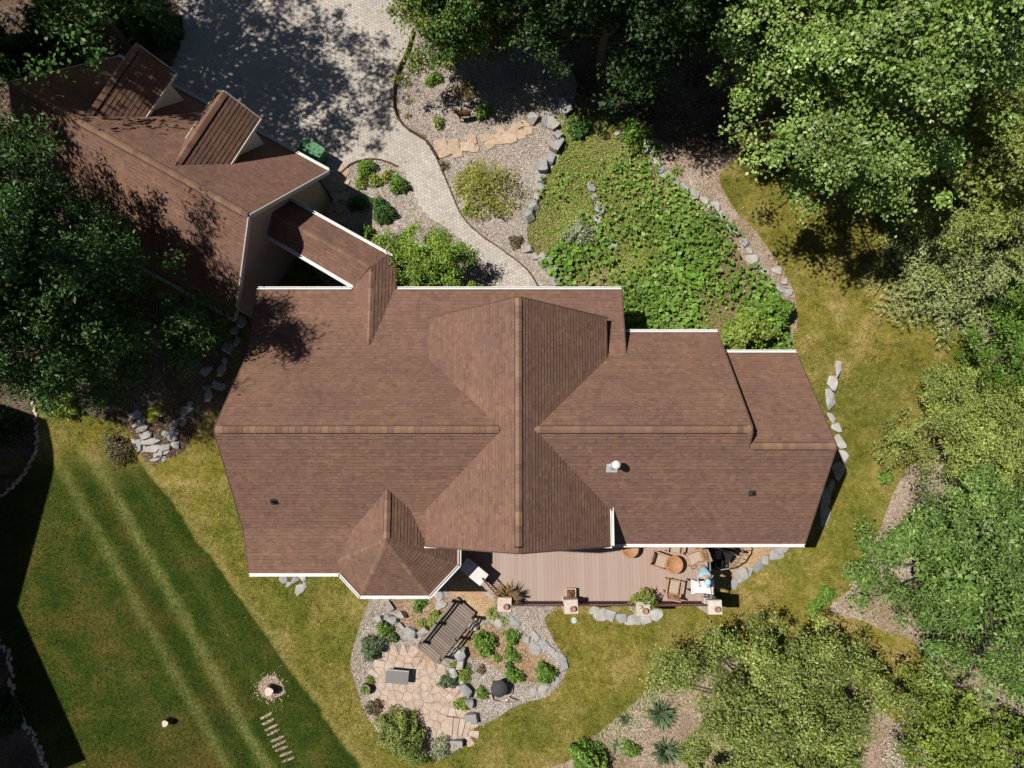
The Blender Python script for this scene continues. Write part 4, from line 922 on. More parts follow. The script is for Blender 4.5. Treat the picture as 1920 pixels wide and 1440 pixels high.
boulder(1192, 182, 14, 'pale rock lying in the dark tree shade', .9, .5, seed=7); boulder(1157, 252, 12, 'white rock at the top of the garden bed', .8, .5, seed=1)
boulder(303, 778, 16, 'upright grey rock at the top of the slope stones', .7, .8, seed=2); boulder(1090, 1192, 0.1 + 9, 'pale blue round stepping disc on the lawn below the pier', 1, .15, seed=3) if False else None
# flat stones cut to shape
def slab(name, pts, mat, parent, z=None, h=.05, world_label=None):
    q = [np.array(p[:2], float) for p in pts]; c = np.mean(q, 0); zb = float(terr(*c)) if z is None else z
    mb = MB(); n = len(q); v = [(*p, zb - .03) for p in q] + [(*p, zb + h - .012) for p in q] + [(*(c + (p - c) * .93), zb + h) for p in q]
    if sum(q[i][0] * q[(i + 1) % n][1] - q[(i + 1) % n][0] * q[i][1] for i in range(n)) < 0: v = v[:n][::-1] + v[n:2 * n][::-1] + v[2 * n:][::-1]
    f = [tuple(range(2 * n, 3 * n))] + [(i, (i + 1) % n, n + (i + 1) % n, n + i) for i in range(n)] + [(n + i, n + (i + 1) % n, 2 * n + (i + 1) % n, 2 * n + i) for i in range(n)]
    return mesh(name, v, f, mat, parent)
def irregular(cx, cy, w, h, rz, r, n=6):
    out = []
    if n == 4:
        for x, y in ((-1, -1), (.1, -1.06), (1, -.95), (1.04, .1), (.95, 1), (-.95, 1.02)):
            x, y = (x + r.uniform(-.14, .14)) * w / 2, (y + r.uniform(-.14, .14)) * h / 2; out.append((cx + x * math.cos(rz) - y * math.sin(rz), cy + x * math.sin(rz) + y * math.cos(rz)))
        return out
    for k in range(n):
        a = 6.283 * (k + r.uniform(-.25, .25)) / n; x = math.cos(a); y = math.sin(a); s = 1 / max(abs(x), abs(y)) ** .55
        x, y = x * w / 2 * s * r.uniform(.88, 1.05), y * h / 2 * s * r.uniform(.88, 1.05); out.append((cx + x * math.cos(rz) - y * math.sin(rz), cy + x * math.sin(rz) + y * math.cos(rz)))
    return out
# stepping path in the gravel
r = random.Random(5); sp = thing('stepping_path', 'tan flagstone path stepping across the gravel bed', 'path', G(830, 282))
for px, py, w, h in ((827, 272, 20, 18), (832, 288, 18, 14), (850, 272, 18, 18), (858, 288, 16, 14), (846, 284, 10, 12), (876, 276, 24, 16), (886, 262, 14, 16), (889, 280, 16, 12), (912, 258, 18, 14), (918, 272, 16, 14), (934, 262, 24, 18), (938, 246, 14, 12), (955, 258, 22, 22), (968, 238, 18, 12), (975, 252, 20, 16), (985, 232, 14, 12), (990, 246, 14, 14), (962, 246, 12, 10)):
    p = G(px, py); k = ppm(p); slab('stone', irregular(p[0], p[1], w * 1.1 / k, h * 1.15 / k, .25 + r.uniform(-.3, .3), r, 4), M_TANSTONE, sp, h=.06 + r.uniform(0, .03))
# flagstones by the garage door
sp = thing('stepping_path', 'tan flagstones in the garage shadow beside the front bed', 'path', G(640, 345))
for px, py, w, h in ((645, 322, 18, 16), (634, 336, 20, 16), (622, 350, 20, 18), (640, 352, 16, 14), (648, 340, 14, 12), (628, 372, 20, 18), (646, 368, 14, 16), (615, 390, 18, 18), (636, 392, 18, 16), (626, 412, 18, 18), (644, 412, 14, 14)):
    p = G(px, py); k = ppm(p); slab('stone', irregular(p[0], p[1], w * 1.1 / k, h * 1.1 / k, -.5 + r.uniform(-.2, .2), r, 4), M_TANSTONE, sp, h=.05 + r.uniform(0, .03))
# slab steps down the left slope
sp = thing('stone_steps', 'grey slab steps descending the slope left of the house', 'steps', G(290, 830))
M_SLAB = _stone('grey_slab', [(.33, .315, .30), (.39, .37, .35), (.36, .34, .32)], scale=3)
for i, (px, py, w, h, a) in enumerate(((256, 778, 24, 12, .5), (262, 792, 26, 13, .5), (270, 803, 24, 12, .5), (276, 816, 24, 12, .35), (284, 828, 34, 12, .18), (288, 842, 30, 14, .2), (268, 842, 14, 14, .1), (296, 852, 16, 8, .5), (292, 862, 18, 6, .2), (312, 848, 16, 8, .6), (258, 830, 16, 30, .4))):
    p = G(px, py); k = ppm(p); slab('step', irregular(p[0], p[1], w * 1.2 / k, h * 1.2 / k, a, r, 5), M_SLAB, sp, h=(.12 if i < 5 else .07) + r.uniform(0, .03))
# the flagstone patio: irregular stones fitted together
pat = tag(drape('patio', PATIO, 0.032, M_PJOINT, .3), kind='structure')
def voronoi_patio():
    rr = random.Random(21); x0, y0 = PATIO.min(0); x1, y1 = PATIO.max(0); S = []; tries = 0
    while len(S) < 105 and tries < 6000:
        tries += 1; p = np.array((rr.uniform(x0, x1), rr.uniform(y0, y1)))
        if inside(np.array([p[0]]), np.array([p[1]]), PATIO)[0] and all(np.linalg.norm(p - q) > (.27 if rr.random() < .7 else .2) for q in S): S.append(p)
    for i, p in enumerate(S):
        cell = [(p[0] - 1, p[1] - 1), (p[0] + 1, p[1] - 1), (p[0] + 1, p[1] + 1), (p[0] - 1, p[1] + 1)]
        for j, q in enumerate(S):
            if i == j or np.linalg.norm(p - q) > 2: continue
            m = (p + q) / 2; d = (q - p) / np.linalg.norm(q - p); m = m - d * .007; t = np.array([-d[1], d[0]])
            a, b = m - t * 9, m + t * 9; cell = clip_poly(cell, [(a[0], a[1]), (b[0], b[1]), tuple(b - d * 18), tuple(a - d * 18)])
            if not cell: break
        k = [c for c in cell] if cell else []
        if len(k) < 3: continue
        ins = inside(np.array([c[0] for c in k]), np.array([c[1] for c in k]), PATIO)
        k = [np.array(c) if ok else p + (np.array(c) - p) * min(1, .3 / max(.01, np.linalg.norm(np.array(c) - p))) for c, ok in zip(k, ins)]
        slab('flagstone', [c + np.array((rr.uniform(-.012, .012), rr.uniform(-.012, .012))) for c in k], M_PATIOSTONE, pat, h=.046 + rr.uniform(-.005, .006))
voronoi_patio()
ps = thing('stone_steps', 'four tan stone steps at the lower right of the flagstone patio', 'steps', G(865, 1360))
for i in range(4):
    a, b = G(844 + i * 12, 1342 + i * 2), G(842 + i * 9, 1376 + i * 1); d = (b - a)[:2]; nn = np.array([-d[1], d[0]]); nn = nn / np.linalg.norm(nn) * .15; nn = nn if nn[0] > 0 else -nn
    slab('step', [a[:2] - nn * .9, a[:2] + nn * .9, b[:2] + nn * .9, b[:2] - nn * .9], M_PATIOSTONE, ps, h=.20 - i * .045)
# pale blue disc and drain in the lawn
p = G(1076, 1163); o = MB(); o.lathe((0, 0, 0), [(.11, -.02), (.12, .03), (.05, .045)], 16); o = o.build('stepping_disc', plain('pale_blue', (.45, .52, .54), .5)); o.location = tuple(p); tag(o, 'small pale blue disc lying on the lawn below the pier', 'disc')

# ------------------------------------------------------------------ footbridge
def footbridge():
    a, b = G(806, 1222), G(870, 1140); d = (b - a)[:2]; L = np.linalg.norm(d) + .35; ang = math.atan2(d[1], d[0]); c = (a + b) / 2
    t = thing('footbridge', 'weathered grey plank footbridge with rails over the dry garden stream', 'bridge', (c[0] - .02, c[1] + .02, 0), ang)
    M_OLD = None; m = NT('old_plank'); oi = m.n('ObjectInfo'); cc = m.ramp(oi.outputs['Random'], [(0, (.19, .155, .128)), (.5, (.235, .192, .16)), (1, (.28, .232, .195))]); mp = m.n('Mapping'); mp.inputs['Scale'].default_value = (12, 1.2, 1); m.l(m.n('TexCoord').outputs['Object'], mp.inputs['Vector'])
    cc = m.mixc(1.0, cc, m.ramp(m.noise(mp.outputs[0], 5, 4), [(.3, .75), (.7, 1.2)]), 'MULTIPLY'); M_OLD = m.fin(cc, .9, 0, .1)
    W = 1.0; n = 24; pw = L / n; mb = MB(); mb.box((0, 0, 0), (pw - .018, W, .035)); me = bpy.data.meshes.new('plank'); me.from_pydata(mb.v, [], mb.f); me.update(); me.materials.append(M_OLD)
    arch = lambda x: .22 + .16 * (1 - (2 * x / L) ** 2)
    for i in range(n):
        x = -L / 2 + (i + .5) * pw; sl = -.16 * 8 * x / L / L; inst('plank', me, t, (x, random.uniform(-.012, .012), arch(x)), (0, -math.atan(sl), random.uniform(-.01, .01)), world=False)
    for s in (-1, 1):
        mb = MB(); pts = [(x, s * .42, arch(x) - .09) for x in np.linspace(-L / 2, L / 2, 9)]
        for q, w in zip(pts[:-1], pts[1:]): mb.bar(q, w, .06, .14)
        mb.build('beam', M_OLD, t, world=False)
        for k, x in enumerate((-L / 2 + .35, .05, L / 2 - .2)):
            mb = MB(); mb.box((x, s * .5, arch(x) + .25), (.09, .09, .85)); po = mb.build('post', M_OLD, t, world=False)
            mb = MB(); mb.box((x, s * .5, arch(x) + .70), (.14, .14, .05), taper=.6); mb.build('post_cap', M_OLD).parent = po
        for hgt in (.56, .30):
            mb = MB(); pts = [(x, s * .5, arch(x) + hgt) for x in np.linspace(-L / 2 + .35, L / 2 - .2, 9)]
            for q, w in zip(pts[:-1], pts[1:]): mb.bar(q, w, .06, .045)
            mb.build('rail', M_OLD, t, world=False)
footbridge()
# slate bench on the patio
def bench():
    p = P(745, 1269, .45); t = thing('bench', 'grey slate-topped garden bench on the flagstone patio', 'bench', (p[0], p[1], .05), math.radians(-5)); M_SLATE = plain('slate', (.185, .18, .17), .75, .08, 10, .1)
    mb = MB(); mb.box((0, 0, .43), (.88, .49, .07)); mb.build('seat', M_SLATE, t, world=False); mb = MB(); mb.box((0, .25, .435), (.88, .035, .10)); mb.build('edge_board', plain('edge_grey', (.40, .40, .38), .6), t, world=False)
    for s in (-.31, .31): mb = MB(); mb.box((s, 0, .195), (.12, .38, .39)); mb.build('leg', M_SLATE, t, world=False)
bench()
# dark round cover standing on driftwood
M_DRIFT = plain('driftwood', (.40, .33, .27), .9, .2, 8)
def fire_bowl():
    p = P(936, 1291, .5); t = thing('fire_bowl', 'round black covered fire bowl on driftwood legs in the gravel', 'fire bowl', (p[0], p[1], 0))
    mb = MB(); mb.lathe((p[0], p[1], .40), [(.18, 0), (.30, .08), (.325, .14), (.32, .165), (.02, .185)], 28); mb.build('cover', plain('black_cover', (.055, .055, .057), .75, .15, 20), t, True)
    for k in range(3): a = k * 2.09 + .5; mb = MB(); mb.tube([(p[0] + .28 * math.cos(a), p[1] + .28 * math.sin(a), 0), (p[0] + .2 * math.cos(a), p[1] + .2 * math.sin(a), .45)], .035, 6); mb.build('leg', M_IRON, t)
    rr = random.Random(3)
    q = G(945, 1312); t2 = thing('driftwood', 'pale driftwood pieces lying below the black fire bowl', 'driftwood', q)
    for pts in (((918, 1302), (926, 1312), (940, 1316), (952, 1306)), ((950, 1306), (955, 1296), (961, 1286)), ((952, 1304), (960, 1298), (962, 1285)), ((952, 1306), (962, 1310), (972, 1312)), ((932, 1318), (944, 1314), (955, 1316)), ((920, 1300), (924, 1310), (928, 1316))):
        w = [np.array(G(*a)) + (0, 0, rr.uniform(.06, .16)) for a in pts]; mb = MB(); mb.tube(w, [rr.uniform(.03, .055)] + [rr.uniform(.02, .04)] * (len(w) - 2) + [.01], 6); mb.build('branch', M_DRIFT, t2, True)
    s = inst('stone', rocks(M_PIERSTONE)[2], t2, np.array(G(948, 1312)) + (0, 0, .08), (0, 0, .3), (.17, .09, .1))
fire_bowl()
def driftwood_front():
    t = thing('driftwood', 'bleached driftwood branch lying on the front gravel bed', 'driftwood', G(845, 185)); rr = random.Random(8)
    for pts, r0 in ((((831, 207), (830, 185), (836, 172), (846, 168), (852, 165)), .045), (((836, 172), (848, 170), (856, 160)), .035), (((833, 190), (826, 180), (828, 190)), .02), (((831, 195), (833, 203), (836, 210)), .03), (((850, 176), (853, 168), (858, 163)), .03)):
        w = [np.array(G(*a)) + (0, 0, rr.uniform(.12, .28)) for a in pts]; mb = MB(); mb.tube(w, [r0 * .8] + [r0] * (len(w) - 2) + [r0 * .4], 6); mb.build('branch', M_DRIFT, t, True)
driftwood_front()
# rusty deer
def skin_body(name, nodes, edges, mat, parent=None, sub=2):
    me = bpy.data.meshes.new(name); me.from_pydata([tuple(map(float, n[:3])) for n in nodes], edges, []); me.update(); o = link(bpy.data.objects.new(name, me))
    md = o.modifiers.new('skin', 'SKIN'); md.use_smooth_shade = True
    for i, n in enumerate(nodes): sv = me.skin_vertices[0].data[i]; sv.radius = (n[3], n[4] if len(n) > 4 else n[3]); sv.use_root = (i == 0)
    s = o.modifiers.new('sub', 'SUBSURF'); s.levels = sub; s.render_levels = sub; me.materials.append(mat)
    if parent is not None: o.parent = parent
    return o
def deer():
    p = G(871, 224); t = thing('deer_sculpture', 'rusty metal deer sculpture standing on the front gravel bed', 'sculpture', p, math.radians(8)); M_R = plain('rust', (.11, .045, .022), .9, .45, 14, .4)
    N = [(0, 0, .52, .10, .12), (-.17, 0, .53, .10, .13), (.17, 0, .53, .10, .12), (-.27, 0, .62, .065, .075), (-.33, 0, .76, .05, .055), (-.37, 0, .86, .05, .055), (-.46, 0, .83, .03, .032), (-.51, 0, .81, .02, .022)]
    E = [(0, 1), (0, 2), (1, 3), (3, 4), (4, 5), (5, 6), (6, 7)]
    for sy in (-1, 1):
        for x0, kn, hk in ((-.18, .0, 0), (.2, .03, .05)):
            b = len(N); N += [(x0, sy * .075, .42, .05), (x0 + kn + hk * .3, sy * .08, .26, .028), (x0 + kn + hk, sy * .08, .2, .022), (x0 + kn, sy * .08, .02, .018)]; E += [(1 if x0 < 0 else 2, b), (b, b + 1), (b + 1, b + 2), (b + 2, b + 3)]
    b = len(N); N += [(.29, 0, .58, .03), (.34, 0, .52, .015)]; E += [(2, b), (b, b + 1)]
    skin_body('body', N, E, M_R, t)
    for sy in (-1, 1): mb = MB(); mb.tube([(-.36, sy * .03, .89), (-.33, sy * .09, .96), (-.34, sy * .12, .98)], [.02, .018, .004], 5); mb.build('ear', M_R, t, world=False)
deer()
# trash bin by the garage
def bin_():
    q = P(583, 283, 2.9); t = thing('wheeled_bin', 'green wheeled bin standing against the garage gutter on the driveway', 'bin', (q[0] - .02, q[1], ZF + .04), GA); M_BIN = plain('green_plastic', (.06, .20, .085), .45, .1, 5, .03); M_BIN2 = plain('green_lid', (.10, .27, .12), .45, .08, 5, .03)
    mb = MB(); v = []
    for z, w, d in ((.06, .36, .24), (.95, .45, .31)): v += [(-w, -d, z), (w, -d, z), (w, d, z), (-w, d, z)]
    mb.add(v, [(3, 2, 1, 0), (0, 1, 5, 4), (1, 2, 6, 5), (2, 3, 7, 6), (3, 0, 4, 7)]); mb.build('body', M_BIN, t, world=False)
    mb = MB(); w, d = .47, .33
    for a, b in (((-w, -d), (w, -d)), ((w, -d), (w, d)), ((w, d), (-w, d)), ((-w, d), (-w, -d))): mb.bar((*a, .96), (*b, .96), .05, .05)
    mb.build('rim', M_BIN2, t, world=False)
    mb = MB(); mb.box((.0, 0, .97), (.88, .60, .03), rx=.05); mb.bar((-.44, 0, .995), (.44, 0, .995), .05, .02); mb.build('lid', M_BIN, t, world=False); mb = MB(); mb.bar((-.3, .37, .93), (.3, .37, .93), .035); mb.build('handle', M_BIN, t, world=False)
    for s in (-.3, .3):
        mb = MB(); n = 14; mb.tube([(s - .03, .25, .1), (s + .03, .25, .1)], .1, n); mb.build('wheel', M_IRON, t, world=False)
bin_()
# stumps
def stump(px, py, label, rad, h, bark):
    p = P(px, py, h); t = thing('tree_stump', label, 'stump', (p[0], p[1], 0)); rr = random.Random(px); n = 18
    mb = MB(); rings = []; prof = ((rad * 1.35, 0), (rad * 1.1, h * .35), (rad, h))
    v = [(p[0] + r_ * (1 + .08 * math.sin(3 * a + px) + .05 * math.sin(5 * a)) * math.cos(a), p[1] + r_ * (1 + .08 * math.sin(3 * a + px)) * math.sin(a), z) for r_, z in prof for a in [6.283 * k / n for k in range(n)]]
    mb.add(v, [(i * n + k, i * n + (k + 1) % n, (i + 1) * n + (k + 1) % n, (i + 1) * n + k) for i in range(2) for k in range(n)]); mb.build('bark', bark, t, True)
    mb = MB(); mb.add([v[2 * n + k] for k in range(n)], [tuple(range(n))]); m = NT('cut_wood'); tc = m.n('TexCoord'); w = m.n('TexWave', wave_type='RINGS', rings_direction='Z'); mp = m.n('Mapping'); mp.inputs['Location'].default_value = (-float(p[0]), -float(p[1]), 0); m.l(m.pos(), mp.inputs['Vector']); m.l(mp.outputs[0], w.inputs['Vector']); w.inputs['Scale'].default_value = 9; w.inputs['Distortion'].default_value = 1.5
    mat = m.fin(m.ramp(w.outputs['Fac'], [(0, (.50, .43, .34)), (1, (.66, .58, .48))]), .9); mb.build('cut_face', mat, t)
M_BARKC = plain('bark', (.10, .075, .055), .95, .3, 8, .5)
stump(504, 1297, 'freshly cut tree stump in a ring of bare earth', .16, .5, M_BARKC); stump(309, 1357, 'small cut tree stump in the dark green lawn', .12, .42, M_BARKC)
# half barrel planter
M_BARREL = plain('barrel_stave', (.34, .29, .24), .85, .15, 8)
def barrel():
    p = P(684, 1294, .4); t = thing('barrel_planter', 'round barrel planter at the left edge of the patio garden', 'planter', (p[0], p[1], 0)); n = 14
    for k in range(n):
        a0, a1 = 6.283 * (k + .03) / n, 6.283 * (k + .97) / n; mb = MB(); v = []
        for z, r0 in ((0, .17), (.2, .205), (.42, .2)):
            for rr in (r0, r0 - .03): v += [(p[0] + rr * math.cos(a), p[1] + rr * math.sin(a), z) for a in (a0, a1)]
        f = []
        for i in (0, 4): f += [(i, i + 1, i + 5, i + 4), (i + 3, i + 2, i + 6, i + 7), (i + 1, i + 3, i + 7, i + 5), (i + 2, i, i + 4, i + 6)]
        f += [(8, 9, 11, 10)]; mb.add(v, f); mb.build('stave', M_BARREL, t)
    for z in (.1, .32): mb = MB(); mb.lathe((p[0], p[1], z), [(.208, 0), (.213, .02), (.208, .04)], 20); mb.build('hoop', M_IRON, t)
    mb = MB(); mb.lathe((p[0], p[1], .3), [(.17, 0), (.17, .05)], 16); mb.build('soil', M_DARKMULCH, t); return p
BARREL = barrel()
# planters on the deck
def box_planter(px, py, label, w=.42, h=.36, rz=0, mat=None):
    p = P(px, py, DZk + h); t = thing('planter_box', label, 'planter', (p[0], p[1], DZk), rz)
    for sx, sy, a, b in ((0, -1, w, .03), (0, 1, w, .03), (-1, 0, .03, w - .06), (1, 0, .03, w - .06)): mb = MB(); mb.box((sx * (w / 2 - .015), sy * (w / 2 - .015), h / 2), (a, b, h)); mb.build('side', mat or M_PIERSTONE, t, world=False)
    mb = MB(); mb.box((0, 0, h - .06), (w - .07, w - .07, .05)); mb.build('soil', M_DARKMULCH, t, world=False); return np.array([p[0], p[1], DZk + h])
PB1 = box_planter(951, 1117, 'square stone planter holding dry brown grass', .4, .42); PB2 = box_planter(1071, 1113, 'square open box of red flowers on the deck', .36, .3); PB3 = box_planter(1205, 1124, 'stone planter holding the bushy green plant', .4, .42)
# person leaning over the cloth-covered table
def person():
    fx, fy = float(P(1305, 1058, DZk)[0]), float(P(1305, 1058, DZk)[1]); t = thing('person', 'person in light blue shirt and cap leaning over the white-covered table', 'person', (fx, fy, DZk))
    M_SKIN = plain('skin', (.50, .31, .23), .6, .06, 8, .05); M_SHIRT = plain('blue_shirt', (.30, .52, .60), .9, .08, 12); M_PANTS = plain('khaki', (.36, .27, .22), .9, .1, 12); M_CAPB = plain('blue_cap', (.36, .60, .68), .9, .05, 12); M_SHOE = plain('shoe', (.10, .08, .07), .7)
    # facing -y, bent at the hips
    hip = (0, .02, .92); ch = (.02, -.26, 1.22); nk = (.02, -.38, 1.36); hd = (.02, -.47, 1.45)
    N = [(*hip, .14, .11), (.01, -.12, 1.06, .13, .10), (*ch, .15, .11), (*nk, .055, .055), (*hd, .085, .10), (.02, -.52, 1.50, .06, .07)]
    E = [(0, 1), (1, 2), (2, 3), (3, 4), (4, 5)]
    for s in (-1, 1):
        b = len(N); N += [(.02 + s * .17, -.27, 1.22, .055), (.02 + s * .25, -.38, 1.02, .045), (.02 + s * .17, -.55, .99, .036), (.02 + s * .15, -.62, .985, .035, .02)]; E += [(2, b), (b, b + 1), (b + 1, b + 2), (b + 2, b + 3)]
        b = len(N); N += [(s * .10, .03, .82, .085), (s * .12, -.02, .48, .06), (s * .13, .04, .10, .042), (s * .14, -.10, .04, .04, .03)]; E += [(0, b), (b, b + 1), (b + 1, b + 2), (b + 2, b + 3)]
    body = skin_body('body', N, E, M_SKIN, t)
    S = [(0, -.02, .94, .155, .125), (.01, -.12, 1.06, .15, .12), (*ch, .17, .13), (.02, -.34, 1.31, .08, .07)]; SE = [(0, 1), (1, 2), (2, 3)]
    for s in (-1, 1): b = len(S); S += [(.02 + s * .18, -.27, 1.22, .075), (.02 + s * .235, -.35, 1.08, .065)]; SE += [(2, b), (b, b + 1)]
    skin_body('shirt', S, SE, M_SHIRT, t)
    S = [(0, .03, .90, .155, .13)]; SE = []
    for s in (-1, 1): b = len(S); S += [(s * .10, .03, .80, .105), (s * .12, -.02, .48, .078), (s * .13, .04, .12, .065)]; SE += [(0, b), (b, b + 1), (b + 1, b + 2)]
    skin_body('trousers', S, SE, M_PANTS, t)
    mb = MB(); mb.lathe((.02, -.46, 1.50), [(.108, -.02), (.11, .03), (.09, .08), (.04, .105), (.0, .11)], 16, sy=1.15); mb.box((.02, -.60, 1.485), (.15, .12, .012), rx=.25); mb.build('cap', M_CAPB, t, True, world=False)
    mb = MB(); mb.lathe((.02, -.57, 1.44), [(.012, -.02), (.014, .0), (.006, .02)], 8); mb.build('nose', M_SKIN, t, True, world=False)
    for s in (-1, 1):
        mb = MB(); mb.lathe((.02 + s * .035, -.565, 1.465), [(.004, -.008), (.011, 0), (.004, .008)], 8); mb.build('eye', M_IRON, t, world=False)
        mb = MB(); mb.lathe((.02 + s * .092, -.46, 1.44), [(.008, -.03), (.018, 0), (.01, .03)], 8); mb.build('ear', M_SKIN, t, True, world=False)
        mb = MB(); cx = .02 + s * .15
        for k, (ox, ln) in enumerate(((-.03, .068), (-.01, .08), (.011, .075), (.03, .058))): mb.tube([(cx + ox, -.63, .985), (cx + ox * 1.15, -.63 - ln * .55, .99), (cx + ox * 1.2, -.63 - ln, .975)], [.010, .009, .006], 6)
        mb.tube([(cx - s * .03, -.595, .985), (cx - s * .062, -.625, .985), (cx - s * .07, -.655, .978)], [.011, .010, .007], 6); mb.build('hand', M_SKIN, t, True, world=False)
        mb = MB(); mb.box((s * .135, -.05, .045), (.095, .27, .09), taper=.85); mb.build('shoe', M_SHOE, t, world=False)
    mb = MB(); mb.box((.02, -.578, 1.405), (.045, .01, .008)); mb.build('mouth', M_CLAY, t, world=False)
person()
# ------------------------------------------------------------------ plants
M_LEAF = leafmat('leaf', 0.5, 0.30, 0.16); M_LEAFG = leafmat('leaf_glossy', 0.42, 0.42, 0.14); M_LEAFS = leafmat('leaf_satin', 0.5, 0.4, 0.14); M_NEEDLE = leafmat('needle', 0.7, 0.15, 0.12); M_BLADEPL = leafmat('strap_leaf', 0.55, 0.25, 0.2)
M_TRUNK = plain('trunk_bark', (.12, .095, .075), .95, .3, 5, .6); M_TWIG = plain('twig', (.20, .16, .13), .9, .2, 8)
def unit(a): return a / np.maximum(1e-9, np.linalg.norm(a, axis=1, keepdims=True))
def leaves(c, out, size, r, up=.8, rnd=.9, outw=.5, aspect=.55, cols=None, cvar=.25, fold=.12, droop=0.0):
    """one folded leaf quad at every point of c; out = outward directions"""
    n = len(c); nrm = unit(out * outw + np.array([0, 0, up]) + r.normal(size=(n, 3)) * rnd); t = r.normal(size=(n, 3)) + out * .8 - np.array([0, 0, droop]); t = unit(t - nrm * np.sum(t * nrm, 1, keepdims=True)); b = np.cross(nrm, t)
    L = size * r.uniform(.6, 1.35, (n, 1)); W = L * aspect
    v = np.stack([c - t * L * .5, c + b * W * .5 + nrm * L * fold + t * L * .05, c + t * L * .5 - np.array([0, 0, 1]) * L * droop * .3, c - b * W * .5 + nrm * L * fold + t * L * .05], 1)
    cols = np.asarray(cols, float); k = cols[r.integers(0, len(cols), n)] * r.uniform(1 - cvar, 1 + cvar, (n, 1))
    return v.reshape(-1, 3), k
def clumps_in(r, n, fn, shell=.45):
    """n clump centres in the unit ball, thicker to the outside, passed through fn -> world"""
    d = unit(r.normal(size=(n, 3))); rad = r.uniform(0, 1, n) ** shell; return d * rad[:, None], d
GREENS = {'maple': [(.12, .20, .05), (.155, .235, .07), (.09, .165, .035), (.22, .28, .12)], 'dark': [(.028, .062, .020), (.04, .078, .024), (.022, .05, .018)], 'deep': [(.055, .12, .035), (.075, .15, .045), (.045, .10, .03)], 'olive': [(.155, .205, .055), (.20, .245, .08), (.11, .16, .038), (.28, .29, .14)],  # palest maple green is a sun highlight put into the leaf colour
          'lime': [(.17, .23, .05), (.21, .27, .07), (.14, .19, .035)], 'bright': [(.11, .20, .035), (.14, .24, .05), (.085, .165, .03)], 'yellow': [(.24, .25, .06), (.30, .29, .09), (.19, .21, .04)], 'blue': [(.10, .15, .10), (.13, .18, .125), (.08, .12, .075)],
          'elder': [(.12, .155, .035), (.15, .185, .045), (.08, .115, .025)], 'entry': [(.16, .25, .045), (.20, .29, .065), (.12, .20, .03)], 'walnut': [(.042, .095, .028), (.06, .12, .036), (.028, .07, .02)], 'magnolia': [(.095, .175, .045), (.125, .21, .06), (.065, .13, .03), (.19, .25, .10)], 'larch': [(.24, .28, .14), (.30, .335, .19), (.18, .225, .10)], 'light': [(.21, .25, .08), (.26, .295, .11), (.16, .20, .055)], 'fresh': [(.125, .215, .045), (.165, .26, .06), (.085, .165, .03)], 'dry': [(.26, .16, .06), (.32, .21, .09), (.20, .11, .05)], 'tan': [(.30, .24, .10), (.25, .18, .07), (.20, .17, .06)], 'silver': [(.33, .36, .22), (.38, .40, .27), (.28, .31, .18)], 'brown': [(.16, .11, .06), (.20, .16, .08), (.12, .13, .05)]}
